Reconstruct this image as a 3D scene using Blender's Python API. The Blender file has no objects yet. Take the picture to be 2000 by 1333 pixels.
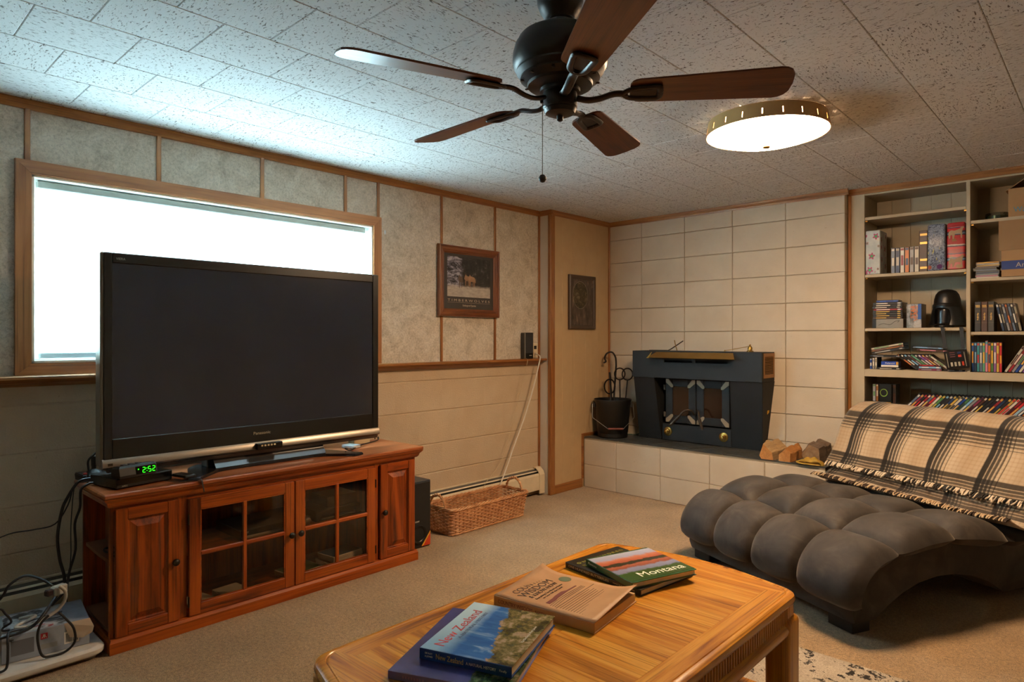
import bpy, bmesh, math, random
from mathutils import Vector, Matrix, Euler

R = random.Random(7)
PI = math.pi
scene = bpy.context.scene
COL = scene.collection

# ------------------------------------------------------------------ camera
cam_d = bpy.data.cameras.new('camera')
cam = bpy.data.objects.new('camera', cam_d)
COL.objects.link(cam)
cam.location = (3.463, 0.0, 1.26)
cam.rotation_euler = (PI / 2, 0, 0.74972)
cam_d.sensor_width = 36.0
cam_d.lens = 36.0 * 1275.27 / 2000
cam_d.shift_y = -0.00245
cam_d.clip_start = 0.02
scene.camera = cam

# ------------------------------------------------------------------ world, daylight, exposure
world = bpy.data.worlds.new('world')
scene.world = world
world.use_nodes = True
bg = world.node_tree.nodes['Background']
bg.inputs[0].default_value = (0.62, 0.80, 1.0, 1)
bg.inputs[1].default_value = 1.0

def area_light(name, loc, rot, sx, sy, power, color):
    d = bpy.data.lights.new(name, 'AREA')
    d.shape = 'RECTANGLE'; d.size = sx; d.size_y = sy
    d.energy = power; d.color = color
    o = bpy.data.objects.new(name, d)
    COL.objects.link(o); o.location = loc; o.rotation_euler = rot
    return o
# overcast daylight filling the basement window seen in the picture, outside its glass
DAY = area_light('window_daylight', (-0.20, 1.536, 1.5625), (PI / 2, 0, -PI / 2), 1.77, 0.82, 760.0, (0.62, 0.83, 1.0))
LAMP_STRENGTH = 70.0
LAMP_COLOR = (1.0, 0.67, 0.40)

vs = scene.view_settings
vs.view_transform = 'Standard'; vs.look = 'None'; vs.gamma = 1.0
vs.use_curve_mapping = False
vs.exposure = 0.64
cy = scene.cycles
cy.use_denoising = True
cy.max_bounces = 8; cy.diffuse_bounces = 4; cy.glossy_bounces = 3
cy.transmission_bounces = 4; cy.transparent_max_bounces = 8
cy.caustics_reflective = False; cy.caustics_refractive = False
cy.sample_clamp_indirect = 6.0

# ------------------------------------------------------------------ mesh builder
class MB:
    def __init__(self):
        self.v = []; self.f = []; self.m = []; self.uv = None
    def add(self, vs_, fs, mi=0):
        b = len(self.v)
        self.v += [tuple(p) for p in vs_]
        for f in fs:
            self.f.append(tuple(i + b for i in f)); self.m.append(mi)
        return self
    def mark(self):
        return len(self.v)
    def xf(self, mat, start=0):
        for i in range(start, len(self.v)):
            self.v[i] = tuple(mat @ Vector(self.v[i]))
        return self
    def box(self, lo, hi, b=0.0, mi=0):
        lo = list(lo); hi = list(hi)
        for k in range(3):
            if lo[k] > hi[k]: lo[k], hi[k] = hi[k], lo[k]
        if b <= 0:
            x0, y0, z0 = lo; x1, y1, z1 = hi
            return self.add([(x0,y0,z0),(x1,y0,z0),(x1,y1,z0),(x0,y1,z0),(x0,y0,z1),(x1,y0,z1),(x1,y1,z1),(x0,y1,z1)],
                [(3,2,1,0),(4,5,6,7),(0,1,5,4),(1,2,6,5),(2,3,7,6),(3,0,4,7)], mi)
        b = min([b] + [(hi[k] - lo[k]) * .49 for k in range(3)])
        vs_, idx = [], {}
        for sx in (0, 1):
            for sy in (0, 1):
                for sz in (0, 1):
                    s = (sx, sy, sz)
                    for ax in range(3):
                        p = []
                        for k in range(3):
                            e = hi[k] if s[k] else lo[k]
                            if k != ax: e += -b if s[k] else b
                            p.append(e)
                        idx[(s, ax)] = len(vs_); vs_.append(tuple(p))
        fs = []
        for ax in range(3):
            i, j = [k for k in range(3) if k != ax]
            for s in (0, 1):
                q = []
                for (a, c) in ((0,0),(1,0),(1,1),(0,1)):
                    t = [0,0,0]; t[ax] = s; t[i] = a; t[j] = c
                    q.append(idx[(tuple(t), ax)])
                fs.append(tuple(q))
            for a in (0, 1):
                for c in (0, 1):
                    t0 = [0,0,0]; t0[i] = a; t0[j] = c; t1 = list(t0); t1[ax] = 1
                    t0 = tuple(t0); t1 = tuple(t1)
                    fs.append((idx[(t0,i)], idx[(t1,i)], idx[(t1,j)], idx[(t0,j)]))
        for sx in (0,1):
            for sy in (0,1):
                for sz in (0,1):
                    s = (sx,sy,sz)
                    fs.append((idx[(s,0)], idx[(s,1)], idx[(s,2)]))
        return self.add(vs_, fs, mi)
    def obox(self, c, size, rot=(0,0,0), b=0.0, mi=0):
        st = self.mark()
        h = [x / 2 for x in size]
        self.box((-h[0],-h[1],-h[2]), h, b, mi)
        m = Matrix.Translation(c) @ (rot.to_4x4() if isinstance(rot, Matrix) else Euler(rot).to_matrix().to_4x4())
        return self.xf(m, st)
    def prism(self, pts, a0, a1, plane='xy', mi=0):
        def P(p, a):
            if plane == 'xy': return (p[0], p[1], a)
            if plane == 'xz': return (p[0], a, p[1])
            return (a, p[0], p[1])
        n = len(pts)
        vs_ = [P(p, a0) for p in pts] + [P(p, a1) for p in pts]
        fs = [tuple(range(n))[::-1], tuple(range(n, 2*n))]
        fs += [(i, (i+1) % n, n + (i+1) % n, n + i) for i in range(n)]
        return self.add(vs_, fs, mi)
    def loft(self, rings, cap=True, mi=0, closed=False):
        n = len(rings[0]); vs_ = [p for r in rings for p in r]; fs = []
        m = len(rings)
        for k in range(m if closed else m - 1):
            k2 = (k + 1) % m
            for i in range(n):
                j = (i + 1) % n
                fs.append((k*n+i, k*n+j, k2*n+j, k2*n+i))
        if cap and not closed:
            fs.append(tuple(range(n))[::-1]); fs.append(tuple(range((m-1)*n, m*n)))
        return self.add(vs_, fs, mi)
    def rects(self, lv, mi=0):
        return self.loft([[(x0,y0,z),(x1,y0,z),(x1,y1,z),(x0,y1,z)] for (z,x0,x1,y0,y1) in lv], True, mi)
    def lathe(self, prof, c=(0,0,0), n=24, mi=0, cap=True):
        rings = []
        for r, z in prof:
            r = max(r, 1e-4)
            rings.append([(c[0]+r*math.cos(2*PI*i/n), c[1]+r*math.sin(2*PI*i/n), c[2]+z) for i in range(n)])
        return self.loft(rings, cap, mi)
    def cyl(self, p0, p1, r, n=12, r1=None, mi=0):
        return self.tube([p0, p1], r, n, mi=mi, r1=r1)
    def tube(self, path, r, n=8, closed=False, mi=0, r1=None, flat=None):
        P = [Vector(p) for p in path]; m = len(P); rings = []
        up = None
        for i in range(m):
            if closed: t = P[(i+1) % m] - P[i-1]
            elif i == 0: t = P[1] - P[0]
            elif i == m-1: t = P[-1] - P[-2]
            else: t = (P[i+1] - P[i]).normalized() + (P[i] - P[i-1]).normalized()
            t.normalize()
            if up is None:
                up = Vector((0,0,1)) if abs(t.z) < .9 else Vector((1,0,0))
            a = t.cross(up)
            if a.length < 1e-6: a = t.cross(Vector((0,1,0)))
            a.normalize(); bb = a.cross(t).normalized(); up = bb
            rr = r if r1 is None else r + (r1 - r) * i / (m - 1)
            f = 1.0 if flat is None else flat
            rings.append([P[i] + a*rr*math.cos(2*PI*k/n) + bb*rr*f*math.sin(2*PI*k/n) for k in range(n)])
        return self.loft(rings, True, mi, closed)
    def grid(self, fn, nu, nv, mi=0, uvfn=None):
        vs_ = []
        for j in range(nv + 1):
            for i in range(nu + 1):
                vs_.append(fn(i / nu, j / nv))
                if uvfn:
                    if self.uv is None: self.uv = []
                    self.uv.append(uvfn(i / nu, j / nv))
        w = nu + 1
        fs = [(j*w+i, j*w+i+1, (j+1)*w+i+1, (j+1)*w+i) for j in range(nv) for i in range(nu)]
        return self.add(vs_, fs, mi)
    def mesh(self, name, mats, smooth=None, off=None):
        me = bpy.data.meshes.new(name)
        vv = self.v if off is None else [(p[0]-off[0], p[1]-off[1], p[2]-off[2]) for p in self.v]
        me.from_pydata(vv, [], self.f)
        for m in (mats if isinstance(mats, (list, tuple)) else [mats]):
            me.materials.append(m)
        me.polygons.foreach_set('material_index', self.m)
        if self.uv is not None:
            ul = me.uv_layers.new(name='UVMap')
            for l in me.loops:
                ul.data[l.index].uv = self.uv[l.vertex_index] if l.vertex_index < len(self.uv) else (0, 0)
        bm = bmesh.new(); bm.from_mesh(me)
        bmesh.ops.recalc_face_normals(bm, faces=bm.faces)
        bm.to_mesh(me); bm.free()
        if smooth is not None:
            me.polygons.foreach_set('use_smooth', [True] * len(me.polygons))
            me.set_sharp_from_angle(angle=math.radians(smooth))
        me.update()
        return me

FRAME = {}
ROOT = {}
def link(o):
    COL.objects.link(o); return o
def tag(o, label=None, cat=None, group=None, kind=None):
    if label: o['label'] = label
    if cat: o['category'] = cat
    if group: o['group'] = group
    if kind: o['kind'] = kind
    return o
def thing(name, label, cat, loc=(0,0,0), rotz=0.0, group=None):
    o = link(bpy.data.objects.new(name, None))
    o.empty_display_size = .05
    o.location = loc; o.rotation_euler = (0, 0, rotz)
    FRAME[o] = (Vector(loc), rotz)
    return tag(o, label, cat, group)
def root_frame(p):
    while p not in FRAME: p = p.parent
    return FRAME[p]
def part(name, mb, mats, parent, smooth=None, label=None, kind=None):
    """a mesh child; verts are in world axes if the thing is unturned, in the thing's own axes if it is turned"""
    loc, rz = root_frame(parent)
    me = mb.mesh(name, mats, smooth, None if rz else loc)
    o = link(bpy.data.objects.new(name, me)); o.parent = parent
    return tag(o, label, None, None, kind)
def piece(name, me, parent, loc, rot=(0,0,0), scale=None):
    f, rz = root_frame(parent)
    o = link(bpy.data.objects.new(name, me)); o.parent = parent
    o.location = Vector(loc) if rz else Vector(loc) - f
    o.rotation_euler = rot
    if scale: o.scale = scale
    return o
def single(name, mb, mats, label, cat, loc, rotz=0.0, group=None, smooth=None, rot=None):
    """a thing that is one mesh, modelled around its own base point"""
    me = mb.mesh(name, mats, smooth)
    o = link(bpy.data.objects.new(name, me)); o.location = loc
    o.rotation_euler = rot if rot else (0, 0, rotz)
    FRAME[o] = (Vector(loc), 1.0)
    return tag(o, label, cat, group)
def struct(name, mb, mats, smooth=None, label=None):
    o = link(bpy.data.objects.new(name, mb.mesh(name, mats, smooth)))
    FRAME[o] = (Vector((0,0,0)), 0.0)
    return tag(o, label, None, None, 'structure')

_TXT = {}
def text_mesh(s, size, depth, align):
    key = (s, size, depth, align)
    if key not in _TXT:
        cu = bpy.data.curves.new('lettering', 'FONT')
        cu.body = s; cu.size = size; cu.extrude = depth; cu.align_x = align; cu.align_y = 'CENTER'
        cu.resolution_u = 3
        o = bpy.data.objects.new('tmp', cu); COL.objects.link(o)
        bpy.context.view_layer.update()
        me = bpy.data.meshes.new_from_object(o.evaluated_get(bpy.context.evaluated_depsgraph_get()))
        bpy.data.objects.remove(o); bpy.data.curves.remove(cu)
        _TXT[key] = me
    return _TXT[key].copy()
def lettering(parent, s, size, mat, origin, right, up, align='CENTER', depth=.0003, width=None, name='lettering'):
    me = text_mesh(s, size, depth, align); me.name = name
    me.materials.clear(); me.materials.append(mat)
    o = link(bpy.data.objects.new(name, me)); o.parent = parent
    r = Vector(right).normalized(); u = Vector(up).normalized(); n = r.cross(u).normalized()
    u = n.cross(r)
    sx = 1.0
    if width:
        xs = [v.co.x for v in me.vertices]; w = max(xs) - min(xs)
        sx = width / max(w, 1e-6)
    f, rz = root_frame(parent)
    org = Vector(origin) if rz else Vector(origin) - f
    M = Matrix(((r.x*sx, u.x, n.x, org.x), (r.y*sx, u.y, n.y, org.y), (r.z*sx, u.z, n.z, org.z), (0,0,0,1)))
    o.matrix_local = M
    return o

def smooth_path(pts, k=6):
    P = [Vector(p) for p in pts]; out = []
    for i in range(len(P) - 1):
        p0 = P[max(i-1, 0)]; p1 = P[i]; p2 = P[i+1]; p3 = P[min(i+2, len(P)-1)]
        for t in range(k):
            t = t / k
            out.append(.5*((2*p1)+(p2-p0)*t+(2*p0-5*p1+4*p2-p3)*t*t+(3*p1-p0-3*p2+p3)*t**3))
    out.append(P[-1]); return out

# ------------------------------------------------------------------ materials
def lin(c):
    if isinstance(c, str):
        c = [int(c[i:i+2], 16) / 255 for i in (0, 2, 4)]
    return tuple(x/12.92 if x <= .04045 else ((x+.055)/1.055)**2.4 for x in c[:3]) + (1.0,)
class Mat:
    def __init__(self, name):
        self.m = bpy.data.materials.new(name); self.m.use_nodes = True
        self.t = self.m.node_tree; self.t.nodes.clear()
        self.out = self.t.nodes.new('ShaderNodeOutputMaterial')
    def n(self, typ, ins=None, **at):
        nd = self.t.nodes.new('ShaderNode' + typ)
        for k, v in at.items(): setattr(nd, k, v)
        for k, v in (ins or {}).items():
            if isinstance(v, bpy.types.NodeSocket): self.t.links.new(v, nd.inputs[k])
            elif v is not None: nd.inputs[k].default_value = v
        return nd
    def coord(self, kind='Object', scale=(1,1,1), rot=(0,0,0), rand=False):
        tc = self.n('TexCoord').outputs[kind]
        if rand:
            oi = self.n('ObjectInfo').outputs['Random']
            cx = self.n('VectorMath', {0: (37.1, 53.7, 19.3), 1: None}, operation='SCALE')
            self.t.links.new(oi, cx.inputs['Scale'])
            tc = self.n('VectorMath', {0: tc, 1: cx.outputs[0]}, operation='ADD').outputs[0]
        return self.n('Mapping', {'Vector': tc, 'Scale': scale, 'Rotation': rot}).outputs[0]
    def noise(self, vec, scale, detail=3.0, rough=.55, dist=0.0):
        return self.n('TexNoise', {'Vector': vec, 'Scale': scale, 'Detail': detail, 'Roughness': rough, 'Distortion': dist}).outputs['Fac']
    def ramp(self, fac, stops, interp='LINEAR'):
        r = self.n('ValToRGB', {'Fac': fac}); cr = r.color_ramp; cr.interpolation = interp
        while len(cr.elements) < len(stops): cr.elements.new(.5)
        for e, (p, c) in zip(cr.elements, stops):
            e.position = p; e.color = lin(c) if not isinstance(c, (int, float)) else (c, c, c, 1)
        return r.outputs[0]
    def mix(self, fac, a, b, blend='MIX'):
        nd = self.n('Mix', {}, data_type='RGBA', blend_type=blend)
        for k, v in ((0, fac), (6, a), (7, b)):
            if isinstance(v, bpy.types.NodeSocket): self.t.links.new(v, nd.inputs[k])
            elif isinstance(v, str): nd.inputs[k].default_value = lin(v)
            else: nd.inputs[k].default_value = v
        return nd.outputs[2]
    def math(self, op, a, b=0.0, c=None):
        nd = self.n('Math', {0: a, 1: b}, operation=op)
        if c is not None: nd.inputs[2].default_value = c
        return nd.outputs[0]
    def bump(self, h, strength=.3, dist=.01):
        return self.n('Bump', {'Height': h, 'Strength': strength, 'Distance': dist}).outputs[0]
    def surf(self, col, rough=.5, metal=0.0, normal=None, **kw):
        b = self.n('BsdfPrincipled')
        ins = {'Base Color': lin(col) if isinstance(col, str) else col, 'Roughness': rough, 'Metallic': metal}
        if normal is not None: ins['Normal'] = normal
        ins.update(kw)
        for k, v in ins.items():
            if isinstance(v, bpy.types.NodeSocket): self.t.links.new(v, b.inputs[k])
            else: b.inputs[k].default_value = v
        self.t.links.new(b.outputs[0], self.out.inputs[0])
        return self.m

_C = {}
def plain(col, rough=.5, metal=0.0, var=.12, name=None, **kw):
    """one-colour material with slight procedural unevenness"""
    key = (col, rough, metal, var, tuple(sorted(kw.items())))
    if key not in _C:
        g = Mat(name or 'paint_' + col)
        nz = g.noise(g.coord(), 14.0, 3)
        c = g.mix(g.ramp(nz, [(.3, 0.0), (.75, var)]), col, '000000')
        rr = g.n('MapRange', {'Value': nz, 3: max(rough * .92, .02), 4: min(rough * 1.1, 1)}).outputs[0]
        _C[key] = g.surf(c, rr, metal, **kw)
    return _C[key]

def wood(name, dark, mid, light, axis='y', scale=1.0, rough=.35, rot=(0,0,0), bump=.08, rand=False, contrast=1.0):
    g = Mat(name)
    s = {'x': (1.2, 16, 16), 'y': (16, 1.2, 16), 'z': (16, 16, 1.2)}[axis]
    v = g.coord('Object', tuple(k*scale for k in s), rot, rand)
    n1 = g.noise(v, 1.0, 5, .6, 1.2)
    v2 = g.coord('Object', tuple((k if k < 3*1.2 else k*9)*scale for k in s), rot, rand)
    n2 = g.noise(v2, 1.3, 3, .6)
    base = g.ramp(n1, [(.30, dark), (.46, mid), (.62, light), (.74, mid)])
    pores = g.ramp(n2, [(.32, .50), (.48, 1.0)])
    col = g.mix(1.0, base, pores, 'MULTIPLY')
    return g.surf(col, rough, 0, g.bump(n2, bump, .002))

# --- surfaces of the room
def m_carpet():
    g = Mat('carpet')
    v = g.coord()
    a = g.noise(v, 3.0, 4, .6)
    b = g.noise(v, 260.0, 2, .7)
    c = g.noise(v, 70.0, 4, .75)
    base = g.ramp(a, [(.3, '9c7f5a'), (.7, 'b4946c')])
    tw = g.ramp(b, [(.32, .40), (.52, 1.0), (.68, 1.45)])
    col = g.mix(1.0, base, tw, 'MULTIPLY')
    tw2 = g.ramp(c, [(.34, .60), (.62, 1.15)])
    col = g.mix(1.0, col, tw2, 'MULTIPLY')
    h = g.math('ADD', b, c)
    return g.surf(col, .95, 0, g.bump(h, .9, .006), **{'Sheen Weight': .25, 'Specular IOR Level': .15})
def m_fissure(name, sx, sy, thr):
    g = Mat(name)
    v = g.coord('Object', (sx, sy, 1), (0, 0, .15), True)
    n = g.noise(v, 1.0, 3.5, .62, .6)
    v2 = g.coord('Object', (1, 1, 1), (0, 0, 0), True)
    pin = g.noise(v2, 330.0, 1, .5)
    d1 = g.ramp(n, [(thr, 0.0), (thr + .035, 1.0)])
    d2 = g.ramp(pin, [(.70, 0.0), (.74, 1.0)])
    d = g.math('MAXIMUM', d1, g.math('MULTIPLY', d2, .5))
    col = g.mix(d, 'd4d4d2', '665e57')
    soft = g.noise(v2, 60.0, 3)
    h = g.math('SUBTRACT', g.math('MULTIPLY', soft, .25), d)
    return g.surf(col, .85, 0, g.bump(h, .6, .004), **{'Specular IOR Level': .25})
def m_wallpaper():
    g = Mat('wallpaper')
    v = g.coord('Object')
    a = g.noise(v, 9.0, 6, .7, .8)
    b = g.noise(v, 75.0, 4, .75, .6)
    c = g.noise(g.coord('Object', (1, 1, .55)), 120.0, 3, .7, 1.0)
    base = g.ramp(a, [(.34, 'b0a493'), (.5, 'c6bba9'), (.66, 'd2c9ba')])
    t = g.ramp(b, [(.34, .70), (.55, 1.0), (.72, 1.08)])
    t2 = g.ramp(c, [(.26, .55), (.38, 1.0)])
    return g.surf(g.mix(1.0, g.mix(1.0, base, t, 'MULTIPLY'), t2, 'MULTIPLY'), .75, 0, g.bump(b, .12, .002))
def m_block(name, c1, c2, bs=.35):
    g = Mat(name)
    v = g.coord('Object', (1, 1, 1), (0, 0, 0), True)
    a = g.noise(v, 5.0, 3); b = g.noise(v, 130.0, 4, .7); c = g.noise(g.coord('Object', (30, 30, 140)), 1.0, 3)
    spots = g.ramp(g.noise(v, 55.0, 2), [(.73, 0.0), (.76, .35)])
    col = g.mix(spots, g.ramp(a, [(.3, c1), (.7, c2)]), '8a765c')
    return g.surf(col, .62, 0, g.bump(g.math('ADD', b, g.math('MULTIPLY', c, .4)), bs, .004))
CARPET = m_carpet()
FISS = [m_fissure('ceiling_tile_fissured', 50, 160, .59), m_fissure('ceiling_tile_fissured_cross', 160, 50, .59),
        m_fissure('ceiling_tile_worm', 80, 112, .592), m_fissure('ceiling_tile_fine', 66, 200, .59)]
WALLPAPER = m_wallpaper()
BLOCKP = m_block('painted_block_cream', 'bfb19c', 'c8bba7')
BLOCKT = m_block('painted_block_tan', 'bba68a', 'c6b296', .9)
MORTAR = plain('b5a286', .8)
PANELTAN = plain('b99d76', .6, var=.06)
JOGWHITE = plain('c9c0b2', .6, var=.05)
DRYWALL = plain('c4b79f', .7, var=.05)
TRIMW = wood('trim_wood', '6e3f1a', '8f5a2a', '9c6733', 'y', 1.3, .38)
TRIMX = wood('trim_wood_x', '6e3f1a', '8f5a2a', '9c6733', 'x', 1.3, .38)
TRIMZ = wood('trim_wood_z', '6e3f1a', '8f5a2a', '9c6733', 'z', 1.3, .38)
CASEW = wood('casing_wood', '7a4a26', '9a6338', 'a87044', 'y', 1.0, .4)
CASEZ = wood('casing_wood_z', '7a4a26', '9a6338', 'a87044', 'z', 1.0, .4)
VINYL = plain('dcdcd6', .4, var=.04)
SHELFP = plain('b5a68c', .55, var=.05)
SHELFB = plain('b5a68c', .6, var=.06)
BLACK = plain('121213', .35)
BLACKM = plain('17171a', .6)
WHITE = plain('dcd9d2', .45)
CREAM = plain('d8c9ab', .5)
CHROME = plain('c8c8c8', .25, 1.0)
BRASS = plain('b08a45', .3, 1.0)
GOLDT = plain('c9a35a', .4, .6)
INKW = plain('e6e2d8', .6)
INKK = plain('1c1a18', .6)

# ------------------------------------------------------------------ floor
H = 2.292
mb = MB(); mb.box((-.12, -2.3, -.1), (5.5, 5.4, 0))
floor = struct('floor', mb, CARPET, label='tan cut-pile carpet across the room')

# ------------------------------------------------------------------ ceiling and its tiles
mb = MB(); mb.box((-.12, -2.3, H + .012), (5.5, 5.4, H + .12))
ceiling = struct('ceiling', mb, FISS[2], label='white fissured tile ceiling')
T = .305
tile_me = []
for mi in range(4):
    t = MB(); t.box((-T/2 + .0006, -T/2 + .0006, 0), (T/2 - .0006, T/2 - .0006, .013), .0026)
    tile_me.append(t.mesh('ceiling_tile', FISS[mi]))
x0 = 3.146 - 11 * T
for i in range(0, 16):
    xa = x0 + i * T
    yoff = 2.301 if i % 2 else 2.449
    for k in range(-7, 10):
        yc = yoff + (k + .5) * T
        xc = xa + T / 2
        if yc + T/2 > 5.26 or yc < .1 or xc > 4.1: continue
        if xc < 2.071 and yc > 4.98: continue
        px = (xc - 3.463) * .7319 + yc * .6814; pz = -(xc - 3.463) * .6814 + yc * .7319
        if pz < .7 or abs(px / pz) > 1.05: continue
        piece('ceiling_tile', tile_me[R.choice((0, 0, 1, 1, 2, 2, 3))], ceiling, (xc, yc, H - .0005))

# ------------------------------------------------------------------ left wall with window opening
WY0, WY1, WZ0, WZ1 = .651, 2.421, 1.152, 1.973
mb = MB()
mb.box((-.13, -2.3, 0), (-.013, WY0, H + .02)); mb.box((-.13, WY1, 0), (-.013, 4.9, H + .02))
mb.box((-.13, WY0, 0), (-.013, WY1, WZ0)); mb.box((-.13, WY0, WZ1), (-.013, WY1, H + .02))
wall_left = struct('wall_left', mb, MORTAR, label='window wall, papered panels over painted block')
LEDGE = 1.10
bat = [.638, 1.166, 1.695, 2.223, 2.464, 2.994, 3.526]
edges = [-2.28, -1.48, -.95, -.42, .11] + bat + [4.05]
for a, b in zip(edges[:-1], edges[1:]):
    segs = [(LEDGE, H - .02)]
    if a >= .6 and b <= 2.5: segs = [(WZ1 + .03, H - .02)]
    for z0, z1 in segs:
        m_ = MB(); m_.box((-.013, a + .002, z0), (0, b - .002, z1))
        part('wallpaper_panel', m_, WALLPAPER, wall_left)
for b in edges[1:-1]:
    z0 = WZ1 + .057 if .6 < b < 2.47 else LEDGE
    m_ = MB(); m_.box((0, b - .011, z0), (.009, b + .011, H - .03), .003)
    part('batten', m_, TRIMZ, wall_left)
m_ = MB(); m_.box((0, 4.026, LEDGE), (.012, 4.05, H - .03), .003); part('batten', m_, TRIMZ, wall_left)
# small torn spot in the paper right of the window
m_ = MB(); m_.lathe([(.010, 0), (.006, .002)], (0, 0, 0), 10)
m_.xf(Matrix.Translation((0, 2.52, 1.945)) @ Matrix.Rotation(PI/2, 4, 'Y') @ Matrix.Diagonal((1.5, .8, 1, 1)))
part('torn_spot', m_, plain('cfdbe0', .6), wall_left)
# painted blocks under the ledge
rows = [0, .135, .337, .535, .762, .972, LEDGE - .02]
for r in range(len(rows) - 1):
    z0, z1 = rows[r], rows[r + 1]
    off = .2032 if r % 2 else 0
    y = -2.28 + off - .4064
    while y < 4.05:                      # thick paint hides the upright joints, so blocks butt without a groove
        a, b = max(y, -2.28), min(y + .4064, 4.05)
        if b - a > .03:
            m_ = MB(); d0, d1 = R.uniform(.0015, .004), R.uniform(.0015, .004)
            m_.prism([(-.013, z0), (-.002 - d0 * .5, z0 + .0005), (0, z0 + .006), (0, z1 - .006), (-.002 - d1 * .5, z1 - .0005), (-.013, z1)], a, b, 'xz')
            part('block', m_, BLOCKT, wall_left)
        y += .4064
# ledge
mb = MB()
mb.box((-.01, -2.28, LEDGE - .018), (.085, 4.048, LEDGE), .004)
mb.prism([(0, LEDGE - .018), (.055, LEDGE - .018), (.045, LEDGE - .03), (.02, LEDGE - .048), (0, LEDGE - .048)], -2.28, 4.03, 'xz')
struct('trim_1', mb, TRIMW, label='wooden ledge capping the block wall')
mb = MB(); mb.box((.0, 4.026, .2), (.012, 4.049, LEDGE - .05), .002); struct('trim_2', mb, TRIMZ)

# ceiling cove trims
def cove(name, pts, along, a0, a1, mat):
    m_ = MB(); m_.prism(pts, a0, a1, along); return struct(name, m_, mat)
cv = [(0, 0), (0, -.040), (.008, -.040), (.012, -.028), (.020, -.016), (.024, -.006), (.024, 0)]
cove('trim_3', [(p[0], H + p[1]) for p in cv], 'xz', -2.28, 4.052, TRIMW)
cove('trim_4', [(.114 + p[0], H + p[1]) for p in cv], 'xz', 4.03, 4.872, TRIMW)
cove('trim_5', [(4.05 - p[0], H + p[1]) for p in cv], 'yz', 0, .138, TRIMX)
cove('trim_6', [(4.872 - p[0], H + p[1]) for p in cv], 'yz', .114, 2.095, TRIMX)
cove('trim_7', [(4.935 - p[0], H + p[1]) for p in cv], 'yz', 2.071, 3.40, TRIMX)

# side wall between window wall and fireplace
mb = MB(); mb.box((-.13, 4.052, 0), (.113, 5.3, H + .02))
wall_side = struct('wall_side', mb, PANELTAN, label='tan grooved panel wall beside the fireplace')
gy = 4.094
ys = [4.094, 4.20, 4.32, 4.36, 4.52, 4.60, 4.70, 4.855]
for a, b in zip(ys[:-1], ys[1:]):
    m_ = MB(); m_.box((.113, a, .07), (.1165, b, H - .01), .0012); part('panel', m_, PANELTAN, wall_side)
m_ = MB(); m_.box((.0, 4.044, .0), (.113, 4.053, H)); part('return_panel', m_, JOGWHITE, wall_side)
mb = MB(); mb.box((.095, 4.038, 0), (.128, 4.094, H - .02), .004); struct('trim_8', mb, TRIMZ)
mb = MB(); mb.box((.112, 4.854, .43), (.130, 4.871, H - .02), .003); struct('trim_9', mb, TRIMZ)
mb = MB(); mb.box((.113, 4.094, .0), (.126, 4.466, .072), .003); struct('baseboard_side', mb, TRIMW)
mb = MB(); mb.box((.113, 4.458, .07), (.124, 4.484, .452), .002); mb.box((.113, 4.484, .428), (.124, 4.86, .452), .002)
struct('trim_10', mb, TRIMW, label='thin wood edging where hearth meets panel wall')

# back wall of stacked blocks
mb = MB(); mb.box((.113, 4.884, 0), (2.066, 5.3, H + .02)); mb.box((2.066, 5.262, 0), (5.5, 5.34, H + .02))
wall_back = struct('wall_back', mb, MORTAR, label='cream painted stack-bond block wall')
cols = [.114, .449, .855, 1.262, 1.668, 2.071]
zs = [0] + [2.128 - .2032 * k for k in range(10, -1, -1)] + [H - .005]
for i in range(5):
    for j in range(len(zs) - 1):
        m_ = MB(); m_.box((cols[i] + (.0015 if i else 0), 4.872 + R.uniform(-.0007, .0007), zs[j] + .0018), (cols[i+1] - (.0015 if i < 4 else 0), 4.935, zs[j+1] - .0018), .0035)
        part('block', m_, BLOCKP, wall_back)
mb = MB(); mb.box((2.0715, 4.937, 0), (2.094, 4.95, H - .02), .003); struct('trim_11', mb, TRIMZ)

# unseen remainder of the room, for its bounce light
mb = MB(); mb.box((5.4, -2.3, 0), (5.5, 5.34, H + .02)); struct('wall_right', mb, DRYWALL)
mb = MB(); mb.box((-.13, -2.4, 0), (5.5, -2.3, H + .02)); struct('wall_front', mb, DRYWALL)

# ------------------------------------------------------------------ window
win = link(bpy.data.objects.new('window_1', None)); FRAME[win] = (Vector((0,0,0)), 0.0)
tag(win, 'wide basement window with mitred wood casing', None, None, 'structure')
cw, ct = .058, .020
a0, a1, z0, z1 = WY0 - cw, WY1 + cw, WZ0 - cw + .004, WZ1 + cw
def casing(poly, mat):
    m_ = MB(); m_.prism(poly, 0.0, ct, 'yz'); part('casing', m_, mat, win)
g_ = .0006
casing([(a0, z1), (a1, z1), (WY1, WZ1), (WY0, WZ1)], CASEW)
casing([(a0, z0), (WY0, WZ0), (WY1, WZ0), (a1, z0)], CASEW)
casing([(a0, z0 + g_), (a0, z1 - g_), (WY0, WZ1 - g_), (WY0, WZ0 + g_)], CASEZ)
casing([(a1, z0 + g_), (WY1, WZ0 + g_), (WY1, WZ1 - g_), (a1, z1 - g_)], CASEZ)
m_ = MB()
for (lo, hi) in (((-.13, WY0, WZ0), (.012, WY0 + .012, WZ1)), ((-.13, WY1 - .012, WZ0), (.012, WY1, WZ1)),
                 ((-.13, WY0, WZ0), (.012, WY1, WZ0 + .012)), ((-.13, WY0, WZ1 - .012), (.012, WY1, WZ1))):
    m_.box(lo, hi, .002)
part('jamb', m_, VINYL, win)
m_ = MB()
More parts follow.
